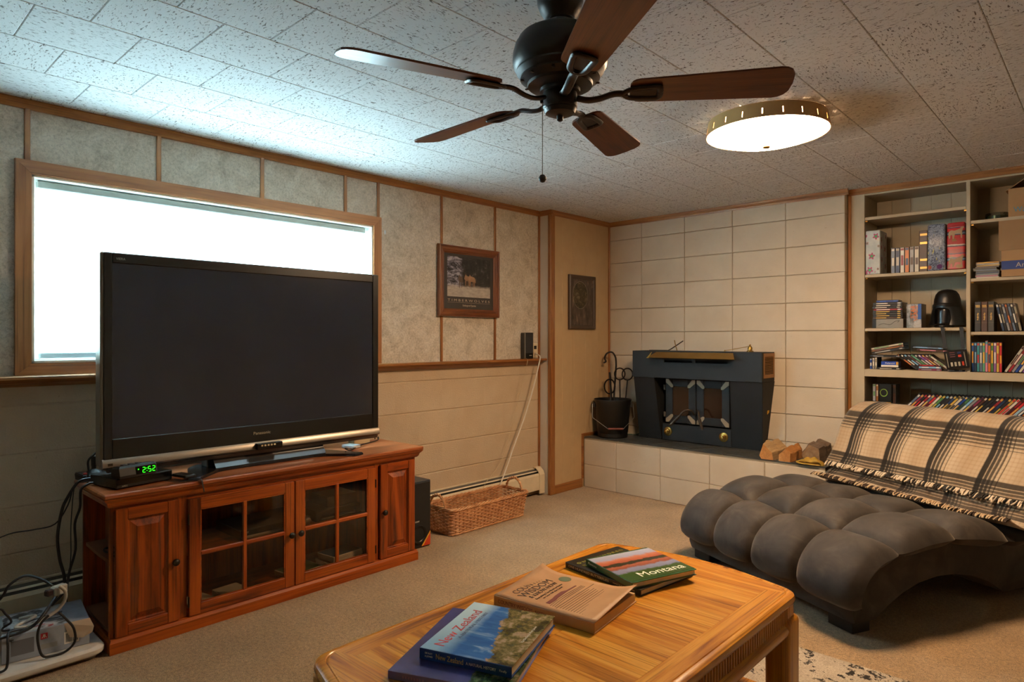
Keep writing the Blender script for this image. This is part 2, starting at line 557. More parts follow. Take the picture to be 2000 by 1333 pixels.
for (lo, hi) in (((-.12, WY0+.012, WZ0+.012), (-.075, WY0 + .045, WZ1-.012)), ((-.12, WY1 - .045, WZ0+.012), (-.075, WY1-.012, WZ1-.012)),
                 ((-.12, WY0+.045, WZ0+.012), (-.075, WY1-.045, WZ0 + .045)), ((-.12, WY0+.045, WZ1 - .045), (-.075, WY1-.045, WZ1-.012)),
                 ((-.118, 1.52, WZ0+.045), (-.08, 1.55, WZ1-.045))):
    m_.box(lo, hi, .003)
part('sash', m_, VINYL, win)
def m_pane(name, tint, gl=.10, rough=.02, k=.8):
    g = Mat(name)
    t = g.n('BsdfTransparent', {'Color': lin(tint)}); s = g.n('BsdfGlossy', {'Roughness': rough})
    fr = g.n('LayerWeight', {'Blend': .35}).outputs['Fresnel']
    f = g.math('MINIMUM', g.math('ADD', g.math('MULTIPLY', fr, k), gl * .3), 1.0)
    mx = g.n('MixShader', {0: f, 1: t.outputs[0], 2: s.outputs[0]})
    g.t.links.new(mx.outputs[0], g.out.inputs[0]); return g.m
PANE = m_pane('window_glass', 'f2f8f4')
for (ya, yb) in ((WY0 + .045, 1.52), (1.55, WY1 - .045)):
    m_ = MB(); m_.box((-.10, ya, WZ0 + .045), (-.096, yb, WZ1 - .045)); part('pane', m_, PANE, win)

def m_shade(name='shade_fabric', tr=.62):
    g = Mat(name)
    nz = g.noise(g.coord('Object', (60, 60, 60)), 1.0, 3)
    c = g.ramp(nz, [(.3, 'e6ecee'), (.7, 'f4f7f8')])
    d = g.n('BsdfDiffuse', {'Color': c}); t = g.n('BsdfTranslucent', {'Color': c})
    mx = g.n('MixShader', {0: tr, 1: d.outputs[0], 2: t.outputs[0]})
    g.t.links.new(mx.outputs[0], g.out.inputs[0]); return g.m
blind = thing('window_blind', 'white pleated cellular shade lowered in the basement window', 'window shade', (-.045, 1.536, WZ1 - .02))
sy0, sy1 = WY0 + .030, WY1 - .030
m_ = MB(); m_.box((-.062, sy0, 1.925), (-.030, sy1, 1.958), .004); part('headrail', m_, plain('9a9e97', .5), blind)
ring = []
def pleats(name, zt, zb, n, mat, d=.0):
    prof = [(-.038 + d if k % 2 else -.050 - d, zt + (zb - zt) * k / n) for k in range(n + 1)]
    m = MB()
    m.grid(lambda u, v: (prof[round(v * n)][0], sy0 + .012 + (sy1 - sy0 - .024) * u, prof[round(v * n)][1]), 8, n)
    part(name, m, mat, blind)
pleats('fabric', 1.880, 1.272, 32, m_shade())
# gathered folds lie closer together at the rails
pleats('upper_folds', 1.925, 1.880, 5, m_shade('shade_fabric_upper'), .001)
pleats('gathered_folds', 1.272, 1.195, 14, m_shade('shade_fabric_lower'), .003)
m_ = MB(); m_.box((-.058, sy0 + .008, 1.172), (-.032, sy1 - .008, 1.196), .004); part('bottom_rail', m_, plain('b9c2c4', .4), blind)
m_ = MB(); m_.tube([(-.028, 2.30, 1.94), (-.028, 2.302, 1.75), (-.027, 2.305, 1.60)], .0012, 5); part('cord', m_, VINYL, blind)

# ------------------------------------------------------------------ baseboard heater
ht = thing('baseboard_heater', 'long cream metal baseboard heater along the window wall', 'heater', (.04, 1.0, 0))
m_ = MB(); m_.box((.002, -2.2, .206), (.012, 4.02, .215), .001); m_.box((.002, -2.2, .03), (.006, 4.02, .20)); part('back_plate', m_, CREAM, ht)
m_ = MB(); m_.prism([(.060, .055), (.068, .05), (.068, .165), (.060, .182), (.055, .180), (.062, .163), (.062, .06)], -2.2, 4.02, 'xz'); part('front_cover', m_, CREAM, ht)
m_ = MB(); m_.box((.0125, -2.2, .160), (.058, 4.02, .163)); m_.box((.0065, -2.2, .160), (.0125, 4.02, .2055)); part('damper', m_, plain('6a6762', .6), ht)
m_ = MB(); m_.prism([(.027, .196), (.035, .189), (.034, .187), (.026, .194)], -2.2, 4.02, 'xz'); part('louver', m_, CREAM, ht)
m_ = MB(); m_.prism([(.001, .02), (.072, .02), (.072, .170), (.060, .195), (.030, .222), (.001, .222)], 4.02, 4.026, 'xz')
m_.prism([(.068, .02), (.074, .02), (.074, .170), (.061, .197), (.030, .224), (.001, .224), (.001, .218), (.028, .218), (.056, .193), (.068, .168)], 3.965, 4.026, 'xz')
part('end_cap', m_, CREAM, ht)

# wall outlet
ot = thing('wall_outlet', 'ivory wall outlet above the ledge by the corner batten', 'outlet', (.0, 3.99, 1.16))
m_ = MB(); m_.box((.0005, 3.955, 1.105), (.006, 4.022, 1.222), .002); part('cover_plate', m_, CREAM, ot)
for z in (1.188, 1.140):
    m_ = MB(); m_.box((.0055, 3.972, z - .014), (.008, 4.004, z + .014), .002); part('socket', m_, BLACKM if z > 1.15 else CREAM, ot)

# cord dropping from the outlet
m_ = MB(); p_ = smooth_path([(.012, 3.985, 1.145), (.035, 3.97, 1.135), (.085, 3.955, 1.115), (.092, 3.935, 1.06), (.085, 3.87, .862), (.08, 3.775, .647), (.078, 3.66, .442), (.080, 3.58, .297), (.090, 3.49, .16), (.10, 3.43, .05), (.11, 3.38, .006)])
m_.tube([q - Vector((.08, 3.6, 0)) for q in p_], .005, 8)
single('power_cord', m_, plain('d8d3c6', .4), 'white power cord falling from the wall outlet behind the wicker basket', 'cord', (.08, 3.6, 0), smooth=60)
m_ = MB(); p_ = smooth_path([(.05, 3.80, 1.104), (.088, 3.797, 1.100), (.092, 3.79, 1.06), (.06, 3.753, .869), (.055, 3.666, .599), (.072, 3.525, .343), (.082, 3.33, .182), (.09, 3.30, .004)])
m_.tube([q - Vector((.08, 3.6, 0)) for q in p_], .0016, 5)
single('speaker_wire', m_, plain('cdbb96', .5), 'thin pale speaker wire hanging from the ledge', 'wire', (.08, 3.6, 0), smooth=60)
# ------------------------------------------------------------------ hearth
SL = .425
def m_slate():
    g = Mat('slate')
    v = g.coord('Object', (1, 1, 1), (0, 0, 0), True)
    a = g.noise(v, 6.0, 5, .6); b = g.noise(v, 40.0, 4, .65)
    return g.surf(g.ramp(a, [(.3, '2a2c2c'), (.55, '3d3f3d'), (.75, '55524a')]), g.n('MapRange', {'Value': b, 3: .28, 4: .6}).outputs[0], 0, g.bump(b, .35, .004))
SLATE = m_slate()
hearth = thing('hearth', 'raised cream block hearth topped with dark slate', 'hearth', (1.08, 4.68, 0))
m_ = MB(); m_.box((.118, 4.50, 0), (2.05, 4.866, .400)); part('core', m_, MORTAR, hearth)
hc = [.114, .447, .855, 1.262, 1.668, 2.068]
for z0, z1 in ((0, .191), (.191, .404)):
    for i in range(5):
        m_ = MB(); m_.box((hc[i] + (.0015 if i else .012), 4.484, z0 + .001), (hc[i+1] - .0015, 4.512, z1 - .0015), .0035); part('block', m_, BLOCKP, hearth)
    m_ = MB(); m_.box((2.04, 4.514, z0 + .001), (2.068, 4.868, z1 - .0015), .0035); part('block', m_, BLOCKP, hearth)
m_ = MB(); m_.box((.126, 4.487, .404), (2.064, 4.868, .4195)); part('grout_bed', m_, plain('9a8c76', .8), hearth)
jf = [(.126, .126), (.47, .56), (.74, .89), (.96, 1.16), (1.07, 1.22), (1.36, 1.55), (2.068, 2.068)]
for (f0, b0), (f1, b1) in zip(jf[:-1], jf[1:]):
    g0 = .007 if f0 > .2 else 0; g1 = .007 if f1 < 2 else 0
    pts = [(f0 + g0, 4.482), (f1 - g1, 4.482), (b1 - g1, 4.868), (b0 + g0, 4.868)]
    zt_ = SL + R.uniform(-.0012, .0012)
    m_ = MB(); m_.loft([[(x, y, .4198) for x, y in pts], [(x, y, zt_ - .002) for x, y in pts], [(x + (.003 if k in (0, 3) else -.003), y + (.003 if k < 2 else -.003), zt_) for k, (x, y) in enumerate(pts)]])
    part('slate_slab', m_, SLATE, hearth)

# ------------------------------------------------------------------ fireplace insert
def m_steel():
    g = Mat('stove_enamel')
    v = g.coord(); a = g.noise(v, 4.0, 4); b = g.noise(v, 300.0, 2)
    return g.surf(g.ramp(a, [(.3, '1a1b1c'), (.7, '212324')]), g.n('MapRange', {'Value': a, 3: .58, 4: .70}).outputs[0], .1, g.bump(b, .05, .001), **{'Specular IOR Level': .35})
STEEL = m_steel()
STEELD = plain('191a1b', .55)
STEELB = plain('4b443a', .6)
st = thing('fireplace_insert', 'black steel fireplace insert with twin glass doors and brass trim', 'fireplace insert', (1.05, 4.76, SL + .001))
B0 = SL + .002
# hollow hood: open air slots in its face and an open vent behind the side grille
m_ = MB()
for (lo, hi) in (((.508, 4.640, 1.156), (1.588, 4.868, 1.160)), ((.508, 4.640, .945), (1.588, 4.868, .949)), ((.508, 4.640, .949), (.512, 4.868, 1.156)), ((.512, 4.864, .949), (1.588, 4.868, 1.156)),
                 ((.512, 4.640, 1.090), (1.588, 4.644, 1.156)), ((.512, 4.640, .949), (1.588, 4.644, 1.070)), ((.512, 4.640, 1.070), (.800, 4.644, 1.090)), ((1.045, 4.640, 1.070), (1.068, 4.644, 1.090)), ((1.330, 4.640, 1.070), (1.588, 4.644, 1.090)),
                 ((1.584, 4.644, .949), (1.588, 4.682, 1.156)), ((1.584, 4.842, .949), (1.588, 4.864, 1.156)), ((1.584, 4.682, .949), (1.588, 4.842, .998)), ((1.584, 4.682, 1.126), (1.588, 4.842, 1.156))): m_.box(lo, hi)
part('hood', m_, STEEL, st)
# slanted surround legs: lean back toward the foot
def leg(xt0, xt1, xb0, xb1):
    m = MB()
    m.loft([[(xb0, 4.80, B0), (xb1, 4.80, B0), (xb1, 4.866, B0), (xb0, 4.866, B0)], [(xt0, 4.648, .944), (xt1, 4.648, .944), (xt1, 4.866, .944), (xt0, 4.866, .944)]])
    return m
part('surround_leg', leg(.515, .705, .475, .685), STEEL, st)
part('surround_leg', leg(1.345, 1.586, 1.290, 1.523), STEEL, st)
# right flank sheet following the lean
m_ = MB(); m_.loft([[(1.524, 4.803, B0), (1.528, 4.803, B0), (1.528, 4.870, B0), (1.524, 4.870, B0)], [(1.5865, 4.652, .943), (1.5895, 4.652, .943), (1.5895, 4.870, .943), (1.5865, 4.870, .943)]]); part('flank', m_, STEEL, st)
m_ = MB(); m_.box((.69, 4.84, B0), (1.34, 4.868, .944)); part('firebox_back', m_, plain('0e0e0e', .8), st)
m_ = MB(); m_.box((.700, 4.785, B0), (1.295, 4.84, .565), .004); part('ash_lip', m_, STEEL, st)
# doors
DG = m_pane('stove_glass', '1d140e', 1.0, .12)
def stove_door(x0, x1, z0, z1, hx):
    y0, y1 = 4.772, 4.792
    fw = .062
    gap = MB()
    for (lo, hi) in (((x0, y0, z0), (x0 + fw, y1, z1)), ((x1 - fw, y0, z0), (x1, y1, z1)), ((x0 + fw, y0, z0), (x1 - fw, y1, z0 + fw)), ((x0 + fw, y0, z1 - fw), (x1 - fw, y1, z1))):
        gap.box(lo, hi, .003)
    d = part('door', gap, STEEL, st, label='glazed stove door')
    m = MB(); m.box((x0 + fw, y0 + .008, z0 + fw), (x1 - fw, y0 + .012, z1 - fw)); part('glass', m, plain('2a1b12', .12), d)
    for (cx, sx) in ((x0, 1), (x1, -1)):
        for (cz, sz) in ((z0, 1), (z1, -1)):
            m = MB(); a = .082; t = .030
            m.prism([(cx + sx*.003, cz + sz*.003), (cx + sx*t, cz + sz*.003), (cx + sx*(fw+.006), cz + sz*(fw-.012)), (cx + sx*(fw+.006), cz + sz*(fw+.006)), (cx + sx*(fw-.012), cz + sz*(fw+.006)), (cx + sx*.003, cz + sz*t)], y0 - .003, y0, 'xz')
            part('corner_bracket', m, plain('93836a', .45, .3), d)
    return d
dl = stove_door(.740, 1.005, .577, .932, 1)
dr = stove_door(1.012, 1.285, .577, .932, -1)
def stove_handle(parent, pts):
    m = MB(); p = smooth_path(pts, 5); m.tube(p[:-1], .008, 8)
    a, b = Vector(pts[-2]), Vector(pts[-1]); d = (b - a).normalized()
    k = 14
    ring = [a.lerp(b, i / k) for i in range(k + 1)]
    for i in range(k):
        m.tube([ring[i], ring[i].lerp(ring[i+1], .5), ring[i+1]], .013 if i % 2 else .011, 8)
    m.tube([b, b + d * .02], .013, 8, r1=.003)
    part('handle', m, plain('4a4036', .35, .7), parent, 60)
stove_handle(dl, [(.99, 4.772, .655), (.985, 4.735, .690), (.945, 4.71, .690), (.905, 4.69, .645), (.845, 4.665, .575)])
stove_handle(dr, [(1.03, 4.772, .655), (1.035, 4.735, .690), (1.065, 4.70, .690), (1.085, 4.675, .64), (1.125, 4.64, .575)])
for z in (.640, .860):
    m_ = MB(); m_.cyl((.728, 4.778, z - .02), (.728, 4.778, z + .02), .011, 10); part('hinge', m_, STEELB, st, 40)
for x in (.755, 1.232):
    m_ = MB(); m_.lathe([(.036, 0), (.036, .004), (.030, .007), (.022, .008), (.020, .020), (.014, .022), (.013, .034), (.004, .036)], (0, 0, 0), 24)
    m_.xf(Matrix.Translation((x, 4.785, .500)) @ Matrix.Rotation(PI/2, 4, 'X'))
    part('draft_knob', m_, BRASS, st, 35)
# brass heat deflector on the hood
m_ = MB()
m_.loft([[(.735, 4.638, 1.150), (1.375, 4.638, 1.150), (1.375, 4.634, 1.152), (.735, 4.634, 1.152)],
         [(.690, 4.560, 1.105), (1.420, 4.560, 1.105), (1.420, 4.556, 1.108), (.690, 4.556, 1.108)]])
m_.prism([(.690, 1.104), (.735, 1.152), (.740, 1.152), (.71, 1.104)], 4.5555, 4.559, 'xz')
part('heat_deflector', m_, BRASS, st)
# side grille
gr = MB(); gx = 1.589
for (lo, hi) in (((gx, 4.662, .972), (gx + .003, 4.682, 1.152)), ((gx, 4.842, .972), (gx + .003, 4.862, 1.152)), ((gx, 4.682, .972), (gx + .003, 4.842, .998)), ((gx, 4.682, 1.126), (gx + .003, 4.842, 1.152))): gr.box(lo, hi)
grille = part('grille', gr, plain('9a6c38', .35, .7), st)
sl = MB(); sl.box((0, -.08, -.0022), (.0026, .08, .0022)); sl_me = sl.mesh('slat', plain('9a6c38', .35, .7))
for k in range(13): piece('slat', sl_me, grille, (gx, 4.762, 1.004 + k * .0097))
m_ = MB(); m_.prism([(4.80, .70), (4.83, .712), (4.838, .745), (4.822, .752), (4.815, .742), (4.803, .75), (4.798, .725)], 1.5625, 1.5640, 'yz'); part('paper_scrap', m_, plain('d7a428', .6), st)

# items on the insert
HT = 1.1605
t = thing('kindling_tongs', 'small dark iron tongs with brass cross lying on the insert', 'tongs', (.72, 4.76, HT))
m_ = MB(); m_.box((.60, 4.745, HT + .0005), (.78, 4.765, HT + .006), .002); m_.tube(smooth_path([(.775, 4.755, HT + .004), (.80, 4.757, HT + .016), (.90, 4.765, HT + .080)], 4), .0045, 6); part('arm', m_, plain('3a2c20', .5, .4), t, 50)
m_ = MB(); m_.tube([(.865, 4.73, HT + .004), (.835, 4.758, HT + .050), (.818, 4.775, HT + .085)], .0035, 6); part('cross_arm', m_, BRASS, t, 50)
t = thing('candle_snuffer', 'brass bell candle snuffer with long thin handle on the insert', 'candle snuffer', (1.45, 4.76, HT))
m_ = MB(); m_.lathe([(.025, 0), (.025, .005), (.016, .010), (.017, .030), (.011, .040), (.006, .044), (.007, .052), (.001, .056)], (1.45, 4.76, HT + .0005), 18); part('bell', m_, BRASS, t, 40)
m_ = MB(); m_.tube([(1.262, 4.74, HT + .006), (1.44, 4.758, HT + .040)], .0025, 6); m_.lathe([(.001, .0), (.006, .004), (.006, .009), (.001, .012)], (1.262, 4.74, HT), 10); part('handle', m_, BRASS, t, 40)

# ------------------------------------------------------------------ ash bucket and fire irons
bk = thing('ash_bucket', 'black metal ash bucket with wire bail and red grip', 'bucket', (.300, 4.655, SL + .002))
bc = (.300, 4.655, SL + .002)
m_ = MB(); m_.lathe([(.120, .0), (.126, .004), (.126, .035), (.130, .04), (.150, .27), (.153, .275), (.156, .30), (.160, .315), (.157, .319), (.153, .315), (.148, .27), (.118, .02), (.001, .018)], bc, 40)
part('pail', m_, plain('141312', .38), bk, 35)
for s in (-1, 1):
    m_ = MB(); a = .735 * 0 + s
    dx, dy = s * .155 * .7319, s * .155 * .6814
    m_.obox((bc[0] + dx, bc[1] + dy, bc[2] + .27), (.02, .03, .045), (0, 0, .75), .004); part('ear', m_, BLACKM, bk)
def bp(u, d, z): return (bc[0] + u * .7319 + d * .6814, bc[1] + u * .6814 - d * .7319, bc[2] + z)
m_ = MB(); m_.tube([bp(-.172, .0, .275), bp(-.176, .04, .165), bp(-.064, .165, .085), bp(.064, .165, .085), bp(.176, .04, .165), bp(.172, .0, .275)], .0028, 6); part('bail', m_, plain('9a9a98', .35, .7), bk, 60)
m_ = MB(); m_.cyl(bp(-.062, .165, .085), bp(.062, .165, .085), .0085, 10); part('grip', m_, plain('6e3024', .5), bk, 50)
IRON = plain('1b1816', .5, .5)
b_ = SL + .025
t = thing('fire_poker', 'black iron poker with hooked top standing in the ash bucket', 'poker', (.29, 4.69, b_))
m_ = MB(); m_.tube([(.255, 4.705, b_), (.255, 4.775, b_ + .575)], .008, 8); part('shaft', m_, IRON, t, 50)
m_ = MB(); m_.tube(smooth_path([(.255, 4.775, b_ + .57), (.250, 4.772, b_ + .645), (.225, 4.756, b_ + .690), (.190, 4.73, b_ + .680), (.175, 4.718, b_ + .640), (.185, 4.722, b_ + .61), (.168, 4.71, b_ + .598)], 6), .0075, 8); part('hook', m_, IRON, t, 60)
t = thing('hearth_shovel', 'flat black hearth shovel leaning in the ash bucket', 'shovel', (.35, 4.66, b_))
m_ = MB(); m_.tube([(.340, 4.610, b_), (.262, 4.665, b_ + .52)], .013, 8, flat=.5); part('shaft', m_, IRON, t, 50)
m_ = MB()
m_.tube([(.273 + .045*math.cos(a)*.73, 4.650 + .045*math.cos(a)*.68, b_ + .40 + .062*math.sin(a)) for a in [2*PI*k/20 for k in range(20)]], .007, 6, True); part('ring', m_, IRON, t, 60)
t = thing('fire_tongs', 'black iron tongs with two round finger rings in the ash bucket', 'tongs', (.39, 4.69, b_))
for q, (px_, pz_) in enumerate(((.315, .505), (.385, .505))):
    m_ = MB(); m_.tube([(.350 + q*.016, 4.70, b_ - .0), (px_ + .002, 4.738 + q*.012, b_ + .455)], .0055, 6)
    m_.tube([(px_ + .045*math.cos(a)*.73, 4.74 + .045*math.cos(a)*.68 + q*.012, b_ + pz_ + .050*math.sin(a)) for a in [2*PI*k/20 for k in range(20)]], .006, 6, True)
    part('arm', m_, IRON, t, 60)
# green cord on the hearth behind the bucket
m_ = MB(); p_ = smooth_path([(0, 0, .004), (.07, .04, .004), (.12, .03, .008), (.17, .05, .035)], 5); m_.tube(p_, .0035, 6)
single('power_cord', m_, plain('27584a', .5), 'short dark green cord on the slate between bucket and insert', 'cord', (.30, 4.815, SL + .001), smooth=60)

# ------------------------------------------------------------------ firewood and glove
def m_log(c1, c2):
    g = Mat('split_wood'); v = g.coord('Object', (2, 30, 30)); n_ = g.noise(v, 1.0, 5, .65, .8)
    return g.surf(g.ramp(n_, [(.3, c1), (.7, c2)]), .85, 0, g.bump(n_, .6, .01))
LOGA = m_log('7d6448', 'b39468'); LOGB = m_log('6f5236', '93785a'); BARK = m_log('43332a', '74604c'); LOGO = m_log('94602f', 'bd8448')
def log(poly, L, mats, name_label, loc, rz, tilt=0.0):
    m = MB(); n = len(poly); rings = []
    for k in range(9):
        t_ = k / 8; w = .94 + .10 * math.sin(t_ * 9 + len(poly)) * .5
        rings.append([((t_ - .5) * L + R.uniform(-.004, .004), p[0] * w + R.uniform(-.005, .005), max(0, p[1] * w + R.uniform(-.005, .005) if p[1] > 0 else 0)) for p in poly])
    m.loft(rings)
    for i, f in enumerate(m.f):
        if len(f) == n: m.m[i] = 1
        elif (i % n) in (1, 2): m.m[i] = 2
    o = single('firewood_log', m, mats, name_label, 'firewood', loc, rz, 'split logs on the hearth')
    return o
log([(-.055, 0), (.040, 0), (.056, .03), (.025, .120), (-.050, .060)], .25, [LOGA, LOGO, LOGB], 'pale split log with a flat tan face, resting at the end near the insert', (1.684, 4.61, SL + .002), 1.54)
log([(-.042, 0), (.048, 0), (.044, .045), (-.008, .105), (-.038, .065)], .23, [LOGO, LOGO, LOGA], 'bright orange split log between the other two logs', (1.806, 4.60, SL + .002), 1.57)
log([(-.055, 0), (.062, 0), (.088, .05), (.035, .132), (-.042, .100)], .24, [BARK, LOGB, BARK], 'bark-covered split log beside the yellow glove', (1.950, 4.722, SL + .002), 1.57)
def m_leather():
    g = Mat('leather'); v = g.coord(); n_ = g.noise(v, 45.0, 4, .6)
    return g.surf(g.ramp(n_, [(.3, '8a6a1c'), (.7, 'b08c2e')]), .65, 0, g.bump(n_, .5, .005))
m_ = MB()
m_.grid(lambda u, v: ((u - .5) * .15, (v - .5) * .09, .004 + .042 * math.sin(PI * u) ** .7 * math.sin(PI * v) ** .5 + .006 * math.sin(u * 17 + v * 6) * math.sin(PI * u)), 22, 12)
m_.grid(lambda u, v: ((u - .5) * .155 + .004, (v - .5) * .095, .0015 + .006 * math.sin(PI * u) * math.sin(PI * v)), 22, 12)
m_.tube(smooth_path([(-.075, -.048, .012), (-.04, -.054, .030), (0, -.056, .022), (.05, -.052, .030), (.076, -.04, .010)], 5), .006, 6)
m_.tube(smooth_path([(-.07, .0, .012), (-.085, -.03, .012), (-.06, -.055, .008), (0, -.062, .007), (.06, -.06, .007)], 5), .007, 6, flat=.6)
single('leather_glove', m_, m_leather(), 'crumpled yellow leather work glove beside the firewood', 'glove', (1.965, 4.528, SL + .001), .05, smooth=70)

# ------------------------------------------------------------------ pictures
FW = wood('frame_wood', '4a240e', '6b3818', '7c4722', 'y', 1.6, .4); FWZ = wood('frame_wood_z', '4a240e', '6b3818', '7c4722', 'z', 1.6, .4)
def m_wolfprint():
    g = Mat('poster_print')
    tc = g.n('TexCoord').outputs['Object']
    sp = g.n('SeparateXYZ', {0: tc}); yy, zz = sp.outputs[1], sp.outputs[2]
    v = g.coord('Object'); nz = g.noise(v, 26.0, 5, .7); n2 = g.noise(g.coord('Object', (1, 18, 60)), 1.0, 4, .7)
    forest = g.ramp(nz, [(.40, '1c1712'), (.58, '2f2923'), (.70, '6a6460')])
    tree = g.ramp(g.noise(g.coord('Object', (1, 12, 34)), 1.0, 5, .75, 1.5), [(.42, '1d1a1c'), (.52, '7c7a86'), (.62, 'b0aeb8')])
    tm = g.ramp(g.math('ADD', g.math('MULTIPLY', yy, -3.2), g.math('MULTIPLY', nz, .45)), [(.42, 0.0), (.55, 1.0)])
    img = g.mix(tm, forest, tree)
    snow = g.ramp(n2, [(.3, '8f867c'), (.7, 'bdb2a4')])
    edge = g.math('ADD', zz, g.math('MULTIPLY', g.math('SUBTRACT', nz, .5), .05))
    sm = g.ramp(g.n('MapRange', {'Value': edge, 1: -.075, 2: -.055}).outputs[0], [(0, 1.0), (1, 0.0)])
    img = g.mix(sm, img, snow)
    return g.surf(img, .35)
pic = thing('framed_poster', 'wood-framed poster of wolves in a snowy forest between two battens', 'picture', (.010, 3.2485, 1.41))
py0, py1, pz0, pz1, fw = 2.949, 3.548, 1.415, 1.918, .056
def frame_side(poly_outer, mat, par, x0=.0105, t=.022):
    m = MB(); m.prism(poly_outer, x0, x0 + t, 'yz'); return part('frame', m, mat, par)
def mitred(par, y0, y1, z0, z1, w, my, mz, x0, prof):
    # prof: list of (inset fraction, height)
    for side in range(4):
        rings = []
        for (f, h) in prof:
            i = f * w
            c = [(y0 + i, z0 + i), (y1 - i, z0 + i), (y1 - i, z1 - i), (y0 + i, z1 - i)]
            a, b = c[side], c[(side + 1) % 4]
            rings.append((a, b, h))
        m = MB(); vs_ = []
        for (a, b, h) in rings: vs_ += [(x0 + h, a[0], a[1]), (x0 + h, b[0], b[1])]
        k = len(rings)
        fs = [(2*i, 2*i+1, 2*i+3, 2*i+2) for i in range(k-1)]
        # closed back
        a, b, _ = rings[0]; c, d, _ = rings[-1]
        base = len(vs_); vs_ += [(x0, a[0], a[1]), (x0, b[0], b[1]), (x0, c[0], c[1]), (x0, d[0], d[1])]
        fs += [(0, 1, base+1, base), (2*k-2, 2*k-1, base+3, base+2), (base, base+1, base+3, base+2)]
        fs += [tuple([2*i for i in range(k)] + [base+2, base]), tuple([2*i+1 for i in range(k)] + [base+3, base+1])]
        m.add(vs_, fs); part('frame', m, my if side % 2 == 0 else mz, par)
mitred(pic, py0, py1, pz0, pz1, fw, FW, FWZ, .0105, [(0, .012), (.06, .024), (.18, .026), (.26, .020), (.55, .022), (.70, .015), (.82, .016), (1, .008)])
m_ = MB(); m_.box((.0105, py0 + .05, pz0 + .05), (.0160, py1 - .05, pz1 - .05)); mount = part('mount_board', m_, plain('3b3631', .6), pic)
m_ = MB(); m_.box((0, -.212, -.142), (.0006, .212, .142)); o_ = piece('print', m_.mesh('print', m_wolfprint()), pic, (.0162, 3.249, 1.700))
INKP = plain('b5a48c', .6)
wolf = [(-.040, .030), (-.030, .046), (-.020, .052), (-.016, .060), (-.012, .054), (-.006, .050), (.010, .046), (.030, .044), (.044, .036), (.050, .010), (.044, .012), (.040, .024), (.038, -.012), (.033, -.012), (.031, .012), (.026, .018), (.024, -.014), (.019, -.014), (.016, .016), (-.006, .016), (-.010, -.016), (-.015, -.016), (-.016, .012), (-.019, -.012), (-.024, -.012), (-.024, .022), (-.034, .024)]
for k, (cy_, cz_, sc_, wd, col_) in enumerate(((3.160, 1.640, 1.15, .45, '6a5947'), (3.222, 1.655, 1.0, .6, '9a7454'), (3.268, 1.652, 1.0, .9, 'a97f5a'))):
    m_ = MB(); m_.prism([(cy_ + p[0]*sc_*wd, cz_ + p[1]*sc_*1.2) for p in wolf], .0168, .0170 + k*.0001, 'yz'); part('wolf_print', m_, plain(col_, .5, var=.5), pic)
lettering(pic, 'T I M B E R W O L V E S', .024, INKP, (.0165, 3.249, 1.532), (0, 1, 0), (0, 0, 1), width=.415)
lettering(pic, 'Endangered Species', .020, INKP, (.0165, 3.249, 1.497), (0, 1, 0), (0, 0, 1), width=.13)
m_ = MB(); m_.box((.0160, 3.04, 1.516), (.0165, 3.458, 1.5172)); part('rule_line', m_, INKP, pic)

def m_ovalprint():
    g = Mat('oval_picture')
    sp = g.n('SeparateXYZ', {0: g.n('TexCoord').outputs['Object']}); yy, zz = sp.outputs[1], sp.outputs[2]
    nz = g.noise(g.coord('Object', (1, 1, 1)), 22.0, 6, .7, .6); n2 = g.noise(g.coord('Object', (1, 1, .35)), 30.0, 4, .6)
    outer = g.ramp(n2, [(.32, '2b241d'), (.55, '54463c'), (.74, '86705f')])
    inner = g.ramp(nz, [(.34, '14120c'), (.5, '3d331f'), (.60, '5d5036'), (.74, '8f8673')])
    d = g.math('ADD', g.math('POWER', g.math('MULTIPLY', g.math('SUBTRACT', yy, -.03), 9.5), 2.0), g.math('POWER', g.math('MULTIPLY', g.math('SUBTRACT', zz, .06), 8.6), 2.0))
    img = g.mix(g.ramp(d, [(.90, 1.0), (.93, 0.0)]), outer, inner)
    line = g.ramp(d, [(.92, 0.0), (.94, 1.0), (.99, 1.0), (1.01, 0.0)])
    img = g.mix(g.math('MULTIPLY', line, .55), img, '9d9482')
    return g.surf(img, .4)
pic2 = thing('oval_picture', 'dark brown framed wildlife picture with oval vignette on the panel wall', 'picture', (.120, 4.455, 1.338))
mitred(pic2, 4.272, 4.638, 1.339, 1.793, .035, plain('4a3a2c', .45), plain('443428', .45), .1175, [(0, .018), (.25, .026), (.7, .024), (1, .016)])
m_ = MB(); m_.box((0, -.152, -.195), (.014, .152, .195)); piece('print', m_.mesh('print', m_ovalprint()), pic2, (.1178, 4.455, 1.566))

# ------------------------------------------------------------------ speaker on the ledge
sp_ = thing('desk_speaker', 'small black satellite speaker standing on the wooden ledge', 'speaker', (.045, 3.845, LEDGE + .001), -.35)
m_ = MB(); m_.box((-.040, -.038, 0), (.034, .040, .205), .005); part('cabinet', m_, BLACK, sp_)
m_ = MB(); m_.box((.0335, -.033, .045), (.037, .033, .198), .0015); part('grille', m_, plain('1f1d1b', .75), sp_)
m_ = MB(); m_.box((.034, -.034, .006), (.0365, .034, .042), .001); part('badge_strip', m_, plain('0b0b0c', .2), sp_)
m_ = MB(); m_.box((.0366, .000, .024), (.0372, .022, .029)); part('badge', m_, plain('9a968e', .4), sp_)
m_ = MB(); m_.box((.030, -.0392, .004), (.0385, -.0335, .202), .0012); part('edge_strip', m_, plain('a39c90', .3, .7), sp_)

